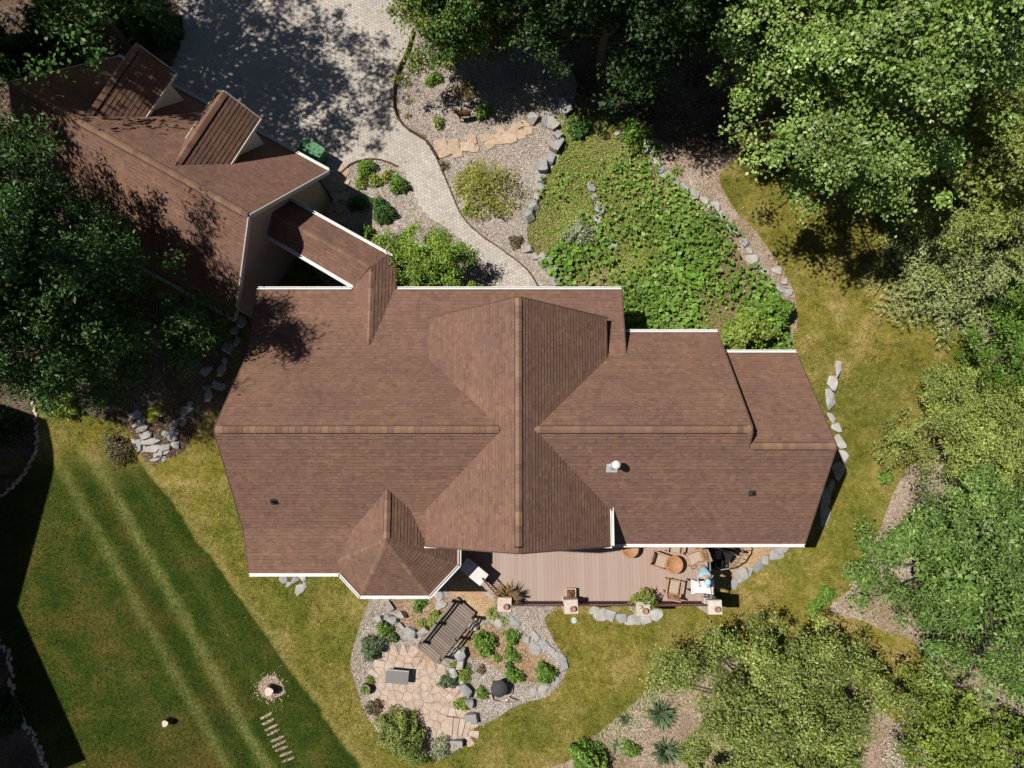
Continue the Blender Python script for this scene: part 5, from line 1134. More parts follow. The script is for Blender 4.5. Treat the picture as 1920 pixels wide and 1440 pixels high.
def tree(name, label, x, y, rx, z0, z1, pal, nclump, nleaf, lsize, seed, shape='round', clump=.5, trunk=.16, mat=None, aspect=.55, ry=None, lean=(0, 0), group=None, cat='tree', up=.8, rnd=.9, droop=0, base=None, lob=.22, bough=None, spread=.17):
    r = np.random.default_rng(seed); zb = float(terr(x, y)) if base is None else base; ry = ry or rx; t = thing(name, label, cat, (x, y, zb), group=group)
    hz = (z1 - z0) / 2; zc = (z1 + z0) / 2
    nb = bough or max(14, int(nclump / 9)); cand = unit(r.normal(size=(nb * 8, 3))); cand[:, 2] = np.where(cand[:, 2] < -.55, -cand[:, 2], cand[:, 2])
    sel = [0]                                                   # boughs spread over the crown, well apart
    dm = np.linalg.norm(cand - cand[0], axis=1)
    for _ in range(nb - 1): q = int(np.argmax(dm + r.uniform(0, .25, len(dm)))); sel.append(q); dm = np.minimum(dm, np.linalg.norm(cand - cand[q], axis=1))
    B = cand[sel] * r.uniform(.66, 1.02, (nb, 1)); thb = np.arctan2(B[:, 1], B[:, 0])
    B = B * (1 + lob * .7 * np.sin(3 * thb + seed) + lob * .5 * np.sin(5 * thb + 2 * seed))[:, None]
    ib = r.integers(0, nb, nclump); sc = spread * math.sqrt(26 / nb); u = B[ib] + r.normal(size=(nclump, 3)) * sc * np.array([1, 1, .55]); u[:, 2] -= .35 * np.maximum(0, np.hypot(u[:, 0], u[:, 1]) - .75)
    d = unit(u); th = np.arctan2(d[:, 1], d[:, 0]); lobes = 1.0
    if shape == 'cone':
        hh = np.clip((u[:, 2] + 1) / 2, 0, 1) ** 1.2; w = (1 - hh) ** .8 * .95 + .06; rr_ = np.hypot(u[:, 0], u[:, 1]) / np.sqrt(np.maximum(.08, 1 - np.clip(u[:, 2], -1, 1) ** 2)); rr_ = np.minimum(rr_, 1.2)
        C = np.stack([x + np.cos(th) * w * rx * rr_, y + np.sin(th) * w * ry * rr_, z0 + hh * (z1 - z0)], 1); O = unit(np.stack([np.cos(th), np.sin(th), .5 + 0 * th], 1))
    else:
        C = np.stack([x + u[:, 0] * rx + lean[0] * u[:, 2], y + u[:, 1] * ry + lean[1] * u[:, 2], zc + u[:, 2] * hz], 1); O = d
        C[:, 2] = np.maximum(C[:, 2], zb + .25)
    btone = r.uniform(.82, 1.18, nb)[ib]
    cs = clump * r.uniform(.6, 1.4, nclump); ix = np.repeat(np.arange(nclump), nleaf); n = len(ix); off = r.normal(size=(n, 3)) * np.array([.45, .45, .3]) * cs[ix][:, None]
    pts = C[ix] + off; tone = btone * r.uniform(.8, 1.2, nclump) * (1 + .12 * np.sin(C[:, 0] * 2.1 + C[:, 1] * 1.7))
    v, k = leaves(pts, unit(O[ix] * .5 + unit(off) * 1.0), lsize, r, up, rnd, .35, aspect, GREENS[pal], .22, .12, droop); k = k * tone[ix][:, None]
    nf = int(nclump * nleaf * .16); ang_ = r.uniform(0, 6.283, nf)                       # leaves deep inside the crown
    if shape == 'cone': hh = r.uniform(0, .95, nf); w = (1 - hh) ** .8 * .7 * r.uniform(0, 1, nf) ** .5; ci = np.stack([x + np.cos(ang_) * w * rx, y + np.sin(ang_) * w * ry, z0 + hh * (z1 - z0)], 1)
    else: q = unit(r.normal(size=(nf, 3))) * (r.uniform(0, 1, nf) ** .4)[:, None] * .62; ci = np.stack([x + q[:, 0] * rx + lean[0] * q[:, 2], y + q[:, 1] * ry + lean[1] * q[:, 2], np.maximum(zc + q[:, 2] * hz, zb + .2)], 1)
    v2, k2 = leaves(ci, unit(r.normal(size=(nf, 3))), lsize * 1.5, r, up, 1.0, .3, max(.6, aspect), GREENS[pal], .25); v = np.concatenate([v, v2]); k = np.concatenate([k, k2])
    o = fast_mesh('crown', v, 4, k, mat or M_LEAF, t)
    mb = MB(); top = zc + hz * (.35 if shape == 'round' else .9); bend = [(x + .06 * math.sin(i + seed) * i, y + .06 * math.cos(i * 1.3 + seed) * i, zb - .1 + (top - zb + .1) * i / 5) for i in range(6)]
    mb.tube(bend, [trunk * (1.25 - i * .19) for i in range(6)], 8)
    ks = r.choice(nclump, min(nclump, 26), replace=False)
    for j, i in enumerate(ks):
        c = C[i]; zz = zb + (c[2] - zb) * .55; f = min(.98, max(.1, (zz - zb + .1) / (top - zb + .1))) * 5; i0 = int(min(4, f)); s = np.array(bend[i0]) + (np.array(bend[i0 + 1]) - np.array(bend[i0])) * (f - i0)
        mid = (s + c) / 2 + np.array([0, 0, .15 * rx]) * .5; mb.tube([s, mid, c], [trunk * .42, trunk * .25, trunk * .06], 5, cap=False)
    mb.build('trunk', M_TRUNK, t, True); return t
def conifer_spray(name, label, x, y, rx, z0, z1, pal, seed, nb=90, lsize=.16, group=None):
    """open conifer: drooping branches with side sprays"""
    r = np.random.default_rng(seed); zb = float(terr(x, y)); t = thing(name, label, 'tree', (x, y, zb), group=group); PT = []; OUT = []; mb = MB()
    mb.tube([(x, y, zb - .1), (x + .05, y, (z0 + z1) / 2), (x, y, z1)], [.15, .09, .02], 8)
    for i in range(nb):
        h = r.uniform(0, 1) ** 1.2; z = z0 + h * (z1 - z0); L = rx * (1 - h * .82) * r.uniform(.75, 1.1); a = i * 2.399 + r.uniform(-.3, .3); d = np.array([math.cos(a), math.sin(a), 0]); s = np.array([-d[1], d[0], 0])
        P0 = np.array([x, y, z]); pts = [P0 + d * L * q + np.array([0, 0, .12 * L * math.sin(q * 2.2) - .22 * L * q * q]) for q in (0, .35, .7, 1)]
        mb.tube(pts, [.03, .022, .014, .006], 4, cap=False)
        for q in np.linspace(.22, 1.0, 9):
            c = P0 + d * L * q + np.array([0, 0, .12 * L * math.sin(q * 2.2) - .22 * L * q * q])
            for sg in (-1, 1):
                l2 = L * .34 * (1.15 - q) + .12; e = c + (s * sg * .85 + d * .55) * l2 + np.array([0, 0, -.1 * l2]); k = max(3, int(l2 / .05))
                for w in np.linspace(.1, 1, k): PT.append(c + (e - c) * w + r.normal(size=3) * .025); OUT.append((s * sg + d) * .7)
    PT = np.array(PT); OUT = unit(np.array(OUT)); PT = np.repeat(PT, 2, 0) + r.normal(size=(2 * len(PT), 3)) * .02; OUT = np.repeat(OUT, 2, 0)
    v, k = leaves(PT, OUT, lsize, r, .9, .45, .3, .22, GREENS[pal], .3, .05, .2); fast_mesh('crown', v, 4, k, M_NEEDLE, t); mb.build('trunk', M_TRUNK, t, True)
def shrub(px, py, rpx, label, pal='bright', h=.8, dens=1.0, lsize=.085, mat=None, aspect=.5, name='shrub', up=.7, rnd=.8, flat=1.0, base=None, loc=None, open_=0.0, cat='shrub', stem=True):
    p = np.array(loc, float) if loc is not None else G(px, py); rad = rpx / ppm(p); seed = int(px * 7 + py); r = np.random.default_rng(seed); H = rad * 2 * h; zb = p[2]
    t = thing(name, label, cat, p); n = int(dens * max(240, min(9000, 900 * (rad / .35) ** 2)))
    d = unit(r.normal(size=(n, 3))); d[:, 2] = np.abs(d[:, 2]); th = np.arctan2(d[:, 1], d[:, 0]); lob = 1 + .2 * np.sin(2 * th + seed) * np.cos(1.7 * seed) + .14 * np.sin(3 * th + seed * 2.3) + .12 * np.sin(7 * th + 2 * seed + 4 * d[:, 2])
    rr = r.uniform(.25 if not open_ else .05, 1, n) ** .45; C = p + d * np.array([rad, rad, H]) * (rr * lob)[:, None]; C += vn3(C, seed) * rad * .14
    C[:, 2] = np.maximum(C[:, 2], zb + .03); cl = 1 + .22 * vnoise(C[:, 0] * 9 / max(rad, .3), C[:, 1] * 9 / max(rad, .3), seed)
    v, k = leaves(C, d, lsize, r, up, rnd, .7, aspect, GREENS[pal], .25); k = k * np.clip(cl, .5, 1.6)[:, None]; fast_mesh('foliage', v, 4, k, mat or M_LEAF, t)
    if stem:
        mb = MB()
        for i in range(9 if open_ else 5):
            a = i * 2.4 + seed; e = p + np.array([math.cos(a) * rad * .6, math.sin(a) * rad * .6, H * .65]); mb.tube([p - (0, 0, .05), (p + e) / 2 + (0, 0, H * .12), e], [.018, .012, .005], 4, cap=False)
        mb.build('stem', M_TWIG, t)
    return t
def vn3(C, seed): return np.stack([vnoise(C[:, 1] * 4, C[:, 2] * 4, seed), vnoise(C[:, 0] * 4, C[:, 2] * 4, seed + 1), vnoise(C[:, 0] * 4, C[:, 1] * 4, seed + 2)], 1)
def tuft(px, py, rpx, label, pal='tan', nbl=70, w=.012, h=.9, name='grass_tuft', loc=None, cat='plant', mat=None, stiff=False):
    p = np.array(loc, float) if loc is not None else G(px, py); rad = rpx / ppm(p); r = np.random.default_rng(int(px * 3 + py)); t = thing(name, label, cat, p); V = []; K = []
    cols = np.array(GREENS[pal])
    for i in range(nbl):
        a = r.uniform(0, 6.283); L = rad * r.uniform(.6, 1.15); el = r.uniform(.15, 1.3) if not stiff else r.uniform(.1, 1.25); d = np.array([math.cos(a), math.sin(a), 0]); s = np.array([-d[1], d[0], 0]) * w * r.uniform(.7, 1.3); b = p + d * rad * .08 * r.uniform(0, 1)
        m_ = b + d * L * .55 * math.cos(el) + np.array([0, 0, L * h * .7 * math.sin(el)]); e = b + d * L * (math.cos(el) * .6 + .4 if not stiff else math.cos(el)) + np.array([0, 0, L * h * (math.sin(el) * (.75 if not stiff else 1.15)) + .015]); up = np.array([0, 0, .3 * w])
        c = cols[r.integers(0, len(cols))] * r.uniform(.75, 1.25); V += [b - s * .6, b + s * .6, m_ + s, m_ - s, m_ - s, m_ + s, e + s * .15, e - s * .15]; K += [c, c * 1.05]
    fast_mesh('blades', np.array(V), 4, np.array(K), mat or M_BLADEPL, t); return t

# big trees round the plot
for _k in GREENS:
    if _k not in ('dry', 'tan', 'silver', 'brown'): GREENS[_k] = [(a * 1.3, b * 1.28, c * .95) for a, b, c in GREENS[_k]]
tree('maple_tree', 'tall maple with pale sun highlights in its leaf colours, filling the top right corner', 11.2, 13.5, 4.2, 5.2, 14.0, 'maple', 330, 150, .115, 31, clump=.5, trunk=.2, mat=M_LEAFG, aspect=.8, lob=.25, up=1.1, rnd=.6, bough=34, spread=.145)
tree('ash_tree', 'feathery-leaved tree at the right edge below the maple', 17.0, 11.2, 3.0, 3.4, 10.0, 'light', 200, 140, .15, 32, clump=.42, aspect=.3, lob=.3, bough=26)
tree('maple_tree', 'dark tree crown behind the maple at the top edge', 17.2, 16.0, 3.4, 4.0, 12.0, 'deep', 190, 110, .15, 33, clump=.55, aspect=.6)
conifer_spray('larch_tree', 'soft grey-green larch with drooping branches over the right lawn', 17.1, 8.5, 3.6, 1.6, 6.8, 'larch', 34, 125)
tree('birch_tree', 'mid green tree at the right edge beside the larch', 19.4, 6.0, 1.9, 1.2, 5.8, 'bright', 130, 120, .11, 35, clump=.36, lob=.3)
tree('willow_shrub', 'broad yellow-green shrub at the right edge of the lawn', 18.3, 2.2, 2.9, .5, 3.7, 'light', 330, 130, .10, 36, clump=.34, trunk=.1, lob=.22, aspect=.42, cat='shrub', up=1.0, bough=44, spread=.145)
tree('magnolia_tree', 'large dark green glossy tree at the lower right', 16.5, -3.0, 3.7, 1.6, 6.6, 'magnolia', 360, 130, .14, 37, clump=.42, mat=M_LEAFS, aspect=.36, lob=.3, bough=36, spread=.135)
tree('pear_tree', 'broad olive-green tree below the deck corner', 9.3, -7.7, 3.75, 1.3, 5.8, 'olive', 420, 130, .11, 38, clump=.38, lob=.25, aspect=.4, ry=3.1, bough=42, spread=.135)
tree('young_tree', 'bright lime-green young tree in the bottom right corner', 15.9, -8.8, 1.8, .8, 4.6, 'lime', 130, 130, .12, 39, clump=.36, trunk=.09, aspect=.5, bough=16)
tree('shade_tree', 'dense tree at the right end of the bottom edge', 20.0, -9.0, 2.4, 1.5, 6.0, 'fresh', 150, 110, .14, 40, clump=.42)
tree('spruce_tree', 'tall dark tree whose lit left edge overhangs the driveway', -0.7, 18.4, 2.9, 2.0, 14.0, 'deep', 360, 100, .14, 41, clump=.48, lob=.2, aspect=.55, bough=50)
tree('spruce_tree', 'tall dark tree in the middle of the top edge', 3.6, 17.1, 3.1, 2.6, 17.0, 'dark', 460, 110, .14, 42, clump=.55, lob=.2, aspect=.55, bough=46)
tree('spruce_tree', 'dark tree left of the maple at the top edge', 7.4, 18.6, 3.2, 2.2, 16.0, 'dark', 360, 100, .14, 43, clump=.55, lob=.2, aspect=.55, bough=46)
tree('spruce_tree', 'dark tree filling the gap at the top edge behind the trunks', 1.2, 20.6, 3.3, 1.8, 14.0, 'dark', 300, 100, .15, 51, clump=.6, lob=.2, aspect=.55)
tree('elder_tree', 'sunlit yellow-green tree leaning over the top of the driveway edging', -2.5, 17.7, 1.9, 2.2, 8.5, 'elder', 170, 110, .12, 52, clump=.4, trunk=.08, lob=.25)
tree('walnut_tree', 'tall dark green tree crowding the left end of the garage', -16.2, 7.8, 2.9, 3.4, 14.0, 'walnut', 290, 130, .15, 44, clump=.46, mat=M_LEAFS, aspect=.36, lob=.3)
tree('walnut_tree', 'tall dark tree shading the left gable of the house', -13.4, 5.5, 2.6, 3.4, 15.0, 'walnut', 330, 130, .15, 45, clump=.48, mat=M_LEAFS, aspect=.36, lob=.3)
tree('walnut_tree', 'dark tree at the left border beside the pebble-edged bed, raised to shade its neighbours', -18.8, 6.6, 3.2, 5.0, 20.0, 'dark', 380, 120, .16, 46, clump=.6, aspect=.5)  # crown raised so its mostly unseen top shades the neighbouring trees
tree('oak_tree', 'large tree above the garage whose shadow covers the driveway', -15.7, 17.9, 4.3, 9.0, 16.0, 'deep', 250, 110, .16, 47, clump=.6, aspect=.6, lob=.3, bough=26)
tree('oak_tree', 'dark tree in the top left corner beyond the garage', -20.3, 14.2, 2.9, 8.5, 16.5, 'dark', 220, 110, .17, 48, clump=.6)
tree('oak_tree', 'dark tree beyond the top left corner of the photograph', -21.8, 18.6, 4.2, 6.0, 15.0, 'dark', 220, 100, .18, 50, clump=.7)
tree('entry_tree', 'small bright green tree beside the walkway at the house front', -3.15, 7.95, 1.62, 2.7, 5.2, 'entry', 220, 120, .085, 49, clump=.28, trunk=.06, lob=.08, up=1.0, bough=26)
# shrubs and plants, front
S = shrub
S(688, 320, 18, 'bright green round shrub nearest the driveway curve', 'bright', .8); S(725, 331, 13, 'small yellowish shrub at the right of the front bed', 'yellow', .6, .6); S(678, 347, 13, 'thin yellow-green shrub at the left of the front bed', 'lime', .6, .7)
S(706, 342, 14, 'loose yellow-green shrub in the middle of the front bed', 'lime', .6, .7); S(749, 350, 18, 'bright green shrub against the inner walkway curve', 'bright', .8); S(718, 400, 23, 'dense dark green ball shrub in the front gravel', 'deep', .75, 1.3)
S(672, 384, 17, 'dark shrub standing in the garage shadow', 'deep', .7); S(690, 440, 15, 'small grey-green shrub beside the passage gutter', 'fresh', .8); S(712, 455, 15, 'yellow-green shrub left of the entry tree', 'lime', .6)
S(817, 150, 15, 'small dark green shrub at the top of the gravel bed', 'fresh', .6); S(908, 214, 16, 'round grey-green shrub right of the rusty deer', 'bright', .8); S(821, 233, 12, 'small brownish shrub left of the rusty deer', 'olive', .9, .7); S(876, 172, 20, 'thin pale shrub above the rusty deer', 'tan', .5, .35)
S(915, 360, 62, 'large sparse twiggy shrub with yellow leaf tips in the gravel', 'yellow', .45, .42, .09, open_=1.0); S(885, 330, 30, 'few yellow sprigs at the top of the twiggy shrub', 'yellow', .3, .3, .08, open_=1.0)
for q, l in (((776, 122), 'tan grass tuft at the top of the driveway edging'), ((811, 116), 'tan grass tuft below the dark tree'), ((765, 158), 'tan grass tuft second from the top along the edging'), ((768, 191), 'golden grass tuft in the middle of the driveway edging'), ((765, 219), 'tan grass tuft near the lower edging curve'), ((792, 258), 'dark little tuft at the walkway corner')): tuft(*q, 9, l, 'tan', 60)
tuft(833, 312, 14, 'green-brown grass tuft beside the stepping path', 'brown', 90); tuft(878, 396, 20, 'olive grass clump at the walkway edge below the sparse shrub', 'olive', 150); tuft(864, 362, 11, 'reddish grass tuft at the left of the sparse shrub', 'dry', 60); S(967, 454, 14, 'low mossy cushion beside the walkway stones', 'brown', .35, .8)
tuft(1231, 278, 17, 'spiky green plant at the upper garden border', 'olive', 60, .02); tuft(1268, 322, 16, 'spiky pale plant beside the garden border stones', 'olive', 60, .02)
S(1083, 246, 20, 'dark leafy clump at the top of the garden bed', 'deep', .6, 1, .13); S(1188, 252, 26, 'green leafy clump under the tree shade', 'fresh', .5, 1, .13); S(1080, 446, 30, 'pale green fountain of leaves in the garden bed', 'silver', .5, .9, .14, aspect=.3)
S(1395, 628, 46, 'large yellow-green shrub at the corner of the right gutter', 'lime', .75, 1.2, .15, aspect=.6); S(1430, 600, 42, 'dense bright shrub above the right gutter', 'bright', .7, 1.1, .15, aspect=.6); S(1052, 275, 12, 'dark leafy plant against the gravel bed boulders', 'deep', .6)
# back garden
S(719, 1177, 15, 'round bright green shrub in the gravel left of the bridge', 'fresh', .8); S(737, 1194, 10, 'small green shrub beside the round one', 'deep', .8); S(700, 1214, 23, 'blue-green mounded shrub at the patio corner', 'blue', .75, 1.5, .07); S(785, 1130, 14, 'leafy plant below the turret gutter', 'fresh', .5, .7, .1)
S(819, 1160, 17, 'pale-edged leafy plant left of the footbridge', 'light', .6, .8, .12); S(911, 1204, 22, 'bright green feathery shrub in the bark slope', 'fresh', .7, 1.2, .09); S(960, 1194, 15, 'bright green shrub at the stone row', 'fresh', .7); S(960, 1228, 15, 'low green plant in the middle of the slope', 'fresh', .5); S(935, 1233, 9, 'small green sprout on the slope', 'fresh', .5)
S(956, 1248, 9, 'dark little shrub on the lower slope', 'deep', .6); S(964, 1265, 16, 'bright shrub above the lawn edge stones', 'fresh', .7); S(1027, 1261, 20, 'bright green shrub at the right tip of the slope', 'bright', .7, 1.2); S(842, 1276, 17, 'blue-green shrub at the right of the patio', 'blue', .7, 1.4, .07); S(870, 1256, 18, 'yellow-green creeping plant between patio and slope', 'lime', .35, .9)
S(695, 1277, 10, 'small lime shrub above the barrel planter', 'lime', .5); S(703, 1323, 17, 'brownish twiggy shrub below the barrel planter', 'brown', .6, .7, .08, open_=1.0); S(905, 1299, 13, 'low green plant left of the black fire bowl', 'fresh', .4, .7); S(868, 1318, 14, 'yellow-green plant at the patio rocks', 'lime', .4, .8); S(790, 1168, 8, 'tiny yellow plant under the bridge rail', 'lime', .5)
S(757, 1374, 47, 'very large round dark olive shrub at the bottom of the patio', 'olive', .55, 1.8, .075, up=.5); S(826, 1399, 21, 'pale silvery mound beside the large round shrub', 'silver', .5, 1.3, .06); S(902, 1255, 9, 'tiny olive plant in grey gravel', 'brown', .4, .6); tuft(923, 1149, 16, 'green-brown fountain grass at the left deck pier', 'olive', 150); tuft(946, 1163, 11, 'short grass tuft below the left deck pier', 'olive', 90)
tuft(970, 1170, 7, 'tiny dry tuft in the gravel below the deck', 'tan', 40); S(850, 1248, 7, 'small yellow plant in the pale gravel by the bridge end', 'lime', .4)
tuft(0, 0, 9, 'green sprouts growing in the barrel planter', 'fresh', 60, .02, loc=(BARREL[0], BARREL[1], .36)); tuft(1, 2, 30, 'dry brown ornamental grass in the left deck planter', 'dry', 260, .014, 1.2, loc=PB1 - (0, 0, .05)); S(3, 5, 22, 'bushy yellow-green plant in the right deck planter', 'lime', .9, .8, .08, loc=PB3 - (0, 0, .06)); tuft(2, 2, 24, 'dark reddish stems beside the bushy deck plant', 'dry', 60, .012, 1.2, loc=PB3 + (.15, .05, -.05))
M_RED = leafmat('red_flower', .6, .2, .2); GREENS['red'] = [(.42, .06, .035), (.5, .13, .06), (.10, .16, .04), (.06, .10, .03)]; S(5, 9, 8, 'red flowers in the open deck box', 'red', .5, .6, .07, loc=PB2 - (0, 0, .06), cat='flowers')
# bottom edge and right
for q, rp, l in (((1238, 1337), 30, 'large spiky yucca in the lower bed, upper one'), ((1246, 1408), 30, 'large spiky yucca at the bottom edge')): tuft(*q, rp, l, 'blue', 130, .035, .8, 'yucca', stiff=True)
tuft(1171, 1347, 14, 'small spiky yucca at the edge of the lower lawn', 'blue', 70, .025, .8, 'yucca', stiff=True); tuft(1155, 1400, 16, 'half-dry spiky yucca above the dark bush', 'silver', 70, .028, .8, 'yucca', stiff=True)
S(1106, 1426, 37, 'dark green rounded bush at the bottom edge', 'fresh', .8, 1.4, .1); S(1180, 1403, 16, 'small green shrub between the yuccas', 'fresh', .6); S(1547, 1118, 18, 'round grassy shrub at the lawn corner', 'bright', .5, 1.2); S(1525, 1140, 15, 'low grassy clump beside the olive tree', 'bright', .4)
S(1300, 1412, 30, 'low olive shrub under the olive tree edge', 'olive', .5, 1.0); S(1350, 1200, 22, 'leafy branch tip of shrub below the deck corner', 'olive', .7); S(120, 752, 34, 'sunlit yellow-green shrub at the foot of the dark tree', 'lime', .5, 1.0, .1); S(45, 705, 24, 'sunlit golden shrub beside the pebble edging', 'yellow', .5, .8, .1); S(290, 770, 22, 'yellow creeping plant among the slope stones', 'yellow', .3, .7)
S(225, 835, 30, 'grey twiggy shrub left of the slope stones', 'brown', .5, .7, .09, open_=1.0); S(300, 60, 40, 'dark shrub in the shade at the top left of the driveway', 'deep', .9, 1.0, .13); S(250, 20, 45, 'dark shrub at the top edge left of the driveway', 'deep', .9, 1.0, .13); S(120, 60, 55, 'dark undergrowth shrub behind the garage', 'dark', .7, .8, .15); S(30, 110, 50, 'dark shrub in the top left corner', 'dark', .7, .8, .15)
S(20, 800, 34, 'dark shrub inside the pebble-edged bed', 'dark', .7, .8, .12); S(20, 1330, 36, 'dark low shrub in the bottom left bed', 'dark', .6, .8, .12); S(1655, 895, 12, 'small sprig reaching over the right lawn', 'fresh', 1.2, .7, .12)

# ------------------------------------------------------------------ uncountable growth
def scatter(poly, n, seed):
    r = np.random.default_rng(seed); x0, y0 = poly.min(0); x1, y1 = poly.max(0); a = r.uniform(x0, x1, n * 3); b = r.uniform(y0, y1, n * 3); k = inside(a, b, poly); return a[k][:n], b[k][:n], r
def carpet(name, key, n, lsize, pal, seed, h=(.02, .12), dens=None, aspect=.7, mat=None, kind_label=None, cat='plants', label=None):
    x, y, r = scatter(POLY[key] if isinstance(key, str) else key, n, seed)
    if dens is not None: k = dens(x, y) > r.uniform(0, 1, len(x)); x = x[k]; y = y[k]
    z = terr(x, y) + r.uniform(*h, len(x)); C = np.stack([x, y, z], 1); d = unit(r.normal(size=C.shape)); d[:, 2] = np.abs(d[:, 2])
    v, k = leaves(C, d, lsize, r, 1.0, .5, .2, aspect, GREENS[pal], .28, .1); t = vnoise(x * 1.3, y * 1.3, seed); k = k * np.clip(1 + .2 * t, .6, 1.5)[:, None]
    o = fast_mesh(name, v, 4, k, mat or M_LEAF); tag(o, label, cat, kind='stuff'); return o
gpx = lambda x, y: to_px(x, y, terr(x, y))
def d_lime(x, y): a, b = gpx(x, y); return np.clip(.75 + .55 * vnoise(x * 1.1, y * 1.1, 3) + np.where(a < 1120, .15, -.1), 0, 1)
def d_big(x, y):
    a, b = gpx(x, y); s = (a - 1090) * .55 + (b - 330) * .45; return np.clip(.55 * (s > 30) + .65 * vnoise(x * 1.5, y * 1.5, 8) + np.clip(s / 300, -.8, .3) - .1, 0, 1) * (a < 1475)
carpet('ground_cover', 'garden_bed', 52000, .07, 'lime', 3, (.01, .08), d_lime, .8, label='low lime-green ground cover filling the garden bed')
carpet('leafy_perennials', 'garden_bed', 5200, .215, 'bright', 14, (.2, .5), lambda x, y: d_big(x, y) * np.clip((gpx(x, y)[1] - 380) / 120, 0, 1), .75, label='larger broad-leaved plants in the lower right of the garden bed')
carpet('leafy_perennials', 'garden_bed', 8500, .14, 'fresh', 4, (.10, .4), d_big, .8, M_LEAF, label='mass of broad-leaved green perennials in the garden bed')
carpet('ground_cover', 'south_bed', 14000, .07, 'lime', 5, (.01, .12), lambda x, y: np.clip(.35 + .6 * vnoise(x * 1.2, y * 1.2, 5), 0, 1), .5, label='patchy green ground cover under the olive tree')
carpet('ground_cover', 'east_bed', 7000, .08, 'bright', 6, (.01, .12), lambda x, y: np.clip(.2 + .5 * vnoise(x * .9, y * .9, 6), 0, 1), .4, label='thin grassy growth in the right bed')
GREENS['white'] = [(.75, .72, .70), (.65, .60, .55), (.12, .16, .05)]
carpet('wildflowers', smooth_poly(GP([(1690, 1330), (1715, 1320), (1725, 1400), (1740, 1440), (1700, 1445), (1655, 1440), (1650, 1400)]), step=.3), 1500, .045, 'white', 7, (.1, .4), None, .8, label='white wildflowers between the olive tree and the lime tree')
carpet('ground_cover', 'shade_bed', 3000, .07, 'deep', 8, (.01, .1), lambda x, y: np.clip(.1 + .5 * vnoise(x, y, 9), 0, 1), label='sparse growth in the shaded bed')
carpet('ground_cover', 'side_slope', 5000, .08, 'deep', 9, (.01, .15), lambda x, y: np.clip(.25 + .5 * vnoise(x, y, 19), 0, 1), label='low growth on the shaded slope left of the house')

# loose chips on gravel and bark
M_CHIP = attr_mat('chip', .95, .1, 0, 0, 0)
def chips(key, n, size, cols, seed, hold=()):
    x, y, r = scatter(POLY[key], n, seed); a, b = gpx(x, y); k = (a > -20) & (a < 1940) & (b > -20) & (b < 1460)
    for h in hold: k &= ~inside(x, y, POLY[h])
    jt = .16 if key == 'dirt_ring' else .07; x = x[k] + r.normal(0, jt, k.sum()); y = y[k] + r.normal(0, jt, k.sum()); C = np.stack([x, y, terr(x, y) + .03 + r.uniform(0, .015, len(x))], 1); d = unit(r.normal(size=C.shape)); v, kk = leaves(C, d, size, r, 1.0, .55, 0, .55, cols, .3, .02); return v, kk
def chip_set(keys, cols, size, dens, name, label, seed, hold=()):
    V = []; K = []
    for i, key in enumerate(keys):
        p = POLY[key]; ar = .5 * abs(np.sum(p[:, 0] * np.roll(p[:, 1], -1) - np.roll(p[:, 0], -1) * p[:, 1])); v, k = chips(key, int(ar * dens), size, cols, seed + i, hold); V.append(v); K.append(k)
    o = fast_mesh(name, np.concatenate(V), 4, np.concatenate(K), M_CHIP); tag(o, label, 'chips', kind='stuff')
chip_set(['gravel_east', 'gravel_front'], [(.42, .35, .29), (.30, .24, .19), (.52, .47, .42), (.22, .16, .12), (.36, .28, .21)], .055, 330, 'gravel_chips', 'loose pale chips on the front gravel beds', 50, ('driveway',))
chip_set(['back_bed'], [(.42, .37, .33), (.32, .28, .25), (.52, .48, .45), (.24, .19, .16), (.40, .30, .22)], .055, 330, 'gravel_chips', 'loose pale chips in the back garden', 60, ('patio', 'bark_bed', 'bark_slope', 'sand_path', 'sand_landing'))
chip_set(['bark_bed', 'bark_slope'], [(.42, .28, .16), (.33, .20, .11), (.52, .40, .28), (.24, .14, .08)], .06, 400, 'bark_chips', 'loose orange bark chips in the back garden', 70)
chip_set(['south_bed', 'east_bed', 'gravel_border', 'larch_bed'], [(.40, .31, .25), (.30, .22, .16), (.48, .42, .36), (.22, .15, .10)], .06, 160, 'gravel_chips', 'loose pinkish chips in the right beds', 80)
chip_set(['dirt_ring'], [(.46, .35, .27), (.38, .28, .2), (.54, .44, .36)], .07, 500, 'soil_crumbs', 'crumbs of bare earth round the cut stump', 95)
chip_set(['shade_bed', 'side_slope', 'northwest_bed'], [(.20, .14, .10), (.13, .09, .065), (.30, .22, .16), (.36, .30, .25)], .08, 70, 'leaf_litter', 'leaf litter under the dark trees', 90)

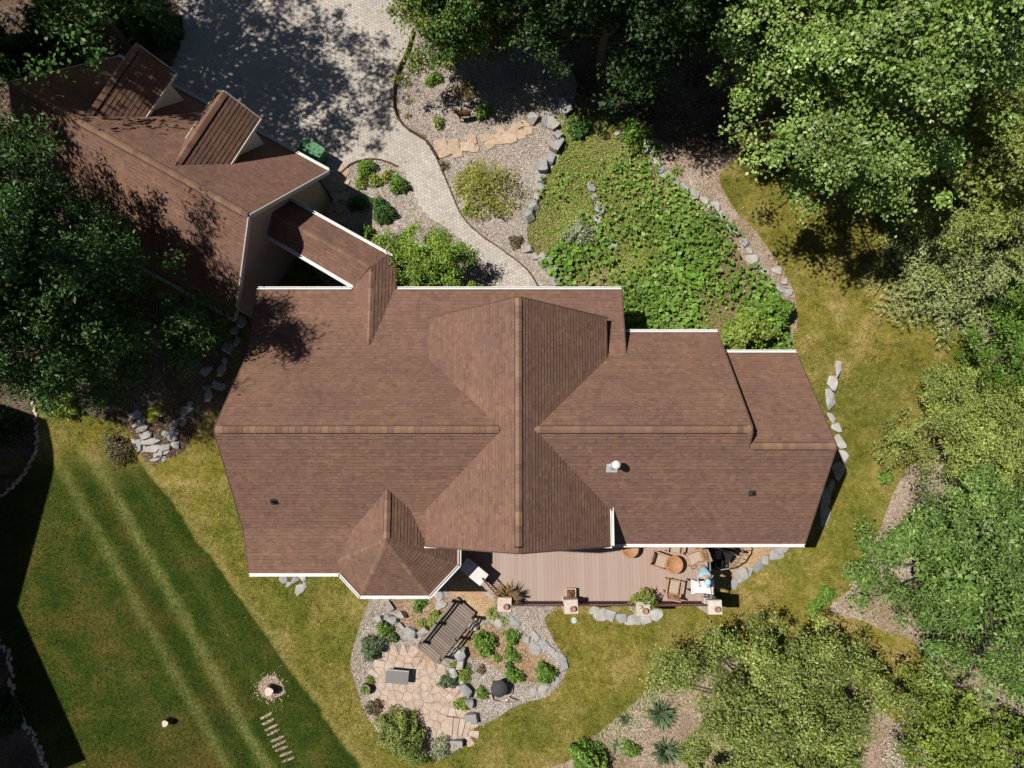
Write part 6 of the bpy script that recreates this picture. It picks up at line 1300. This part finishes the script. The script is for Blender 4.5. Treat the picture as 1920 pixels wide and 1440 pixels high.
def litter():
    r = np.random.default_rng(5); a = r.uniform(0, 1920, 900); b = r.uniform(0, 1440, 900); w = np.exp(-((a - 420) / 260) ** 2 - ((b - 640) / 200) ** 2) + np.exp(-((a - 600) / 220) ** 2 - ((b - 120) / 160) ** 2) + .12; k = r.uniform(0, 1, 900) < w; C = np.array([G(x, y) for x, y in zip(a[k], b[k])]) + (0, 0, .055)
    k = ~((C[:, 0] > -9) & (C[:, 0] < 10) & (C[:, 1] > -4.5) & (C[:, 1] < 6.9)); C = C[k]; v, kk = leaves(C, unit(r.normal(size=C.shape)), .09, r, 1.2, .3, 0, .6, [(.26, .17, .07), (.18, .11, .05), (.32, .26, .10)], .3); tag(fast_mesh('fallen_leaves', v, 4, kk, M_CHIP), 'fallen brown leaves lying on the driveway and lawn', 'leaves', kind='stuff')
litter()
# grass blades over the whole lawn in view
def grass(n=640000):
    r = np.random.default_rng(77); a = r.uniform(-30, 1950, n); b = r.uniform(-30, 1470, n)
    z = np.full(n, 1.0)
    for _ in range(12):
        d0 = (a - 960); d1 = _F[1] * FPX - _U[1] * (b - 720); d2 = _F[2] * FPX - _U[2] * (b - 720); s = (z - CAM_H) / d2; x = d0 * s; y = d1 * s; z = terr(x, y)
    k = np.ones(n, bool); jx = x + r.normal(0, .07, n); jy = y + r.normal(0, .07, n)
    for key in POLY: k &= ~inside(jx, jy, POLY[key] if key != 'patio' else POLY['back_bed'])
    k &= ~((x > -8.7) & (x < 9.7) & (y > -1.5) & (y < 5.2)); x = x[k]; y = y[k]; z = z[k]; m = len(x)
    th = r.uniform(0, 6.283, m); L = r.uniform(.045, .10, m); w = .014; lean = r.uniform(.2, 1.1, m)
    s = np.stack([-np.sin(th), np.cos(th), 0 * th], 1) * w; B = np.stack([x, y, z], 1); T = B + np.stack([np.cos(th) * L * lean, np.sin(th) * L * lean, L * .75], 1)
    V = np.stack([B - s, B + s, T], 1).reshape(-1, 3); t = r.uniform(.45, 1.75, (m, 1)) * np.array([[1, 1, 1]]); dry = r.uniform(0, 1, (m, 1)) < .12; t = np.where(dry, t * np.array([[1.5, 1.25, 1.3]]), t)
    o = fast_mesh('grass', V, 3, t, M_BLADE); tag(o, 'short mown grass of the lawns, part green and part sun-dried', 'grass', kind='stuff')
grass()
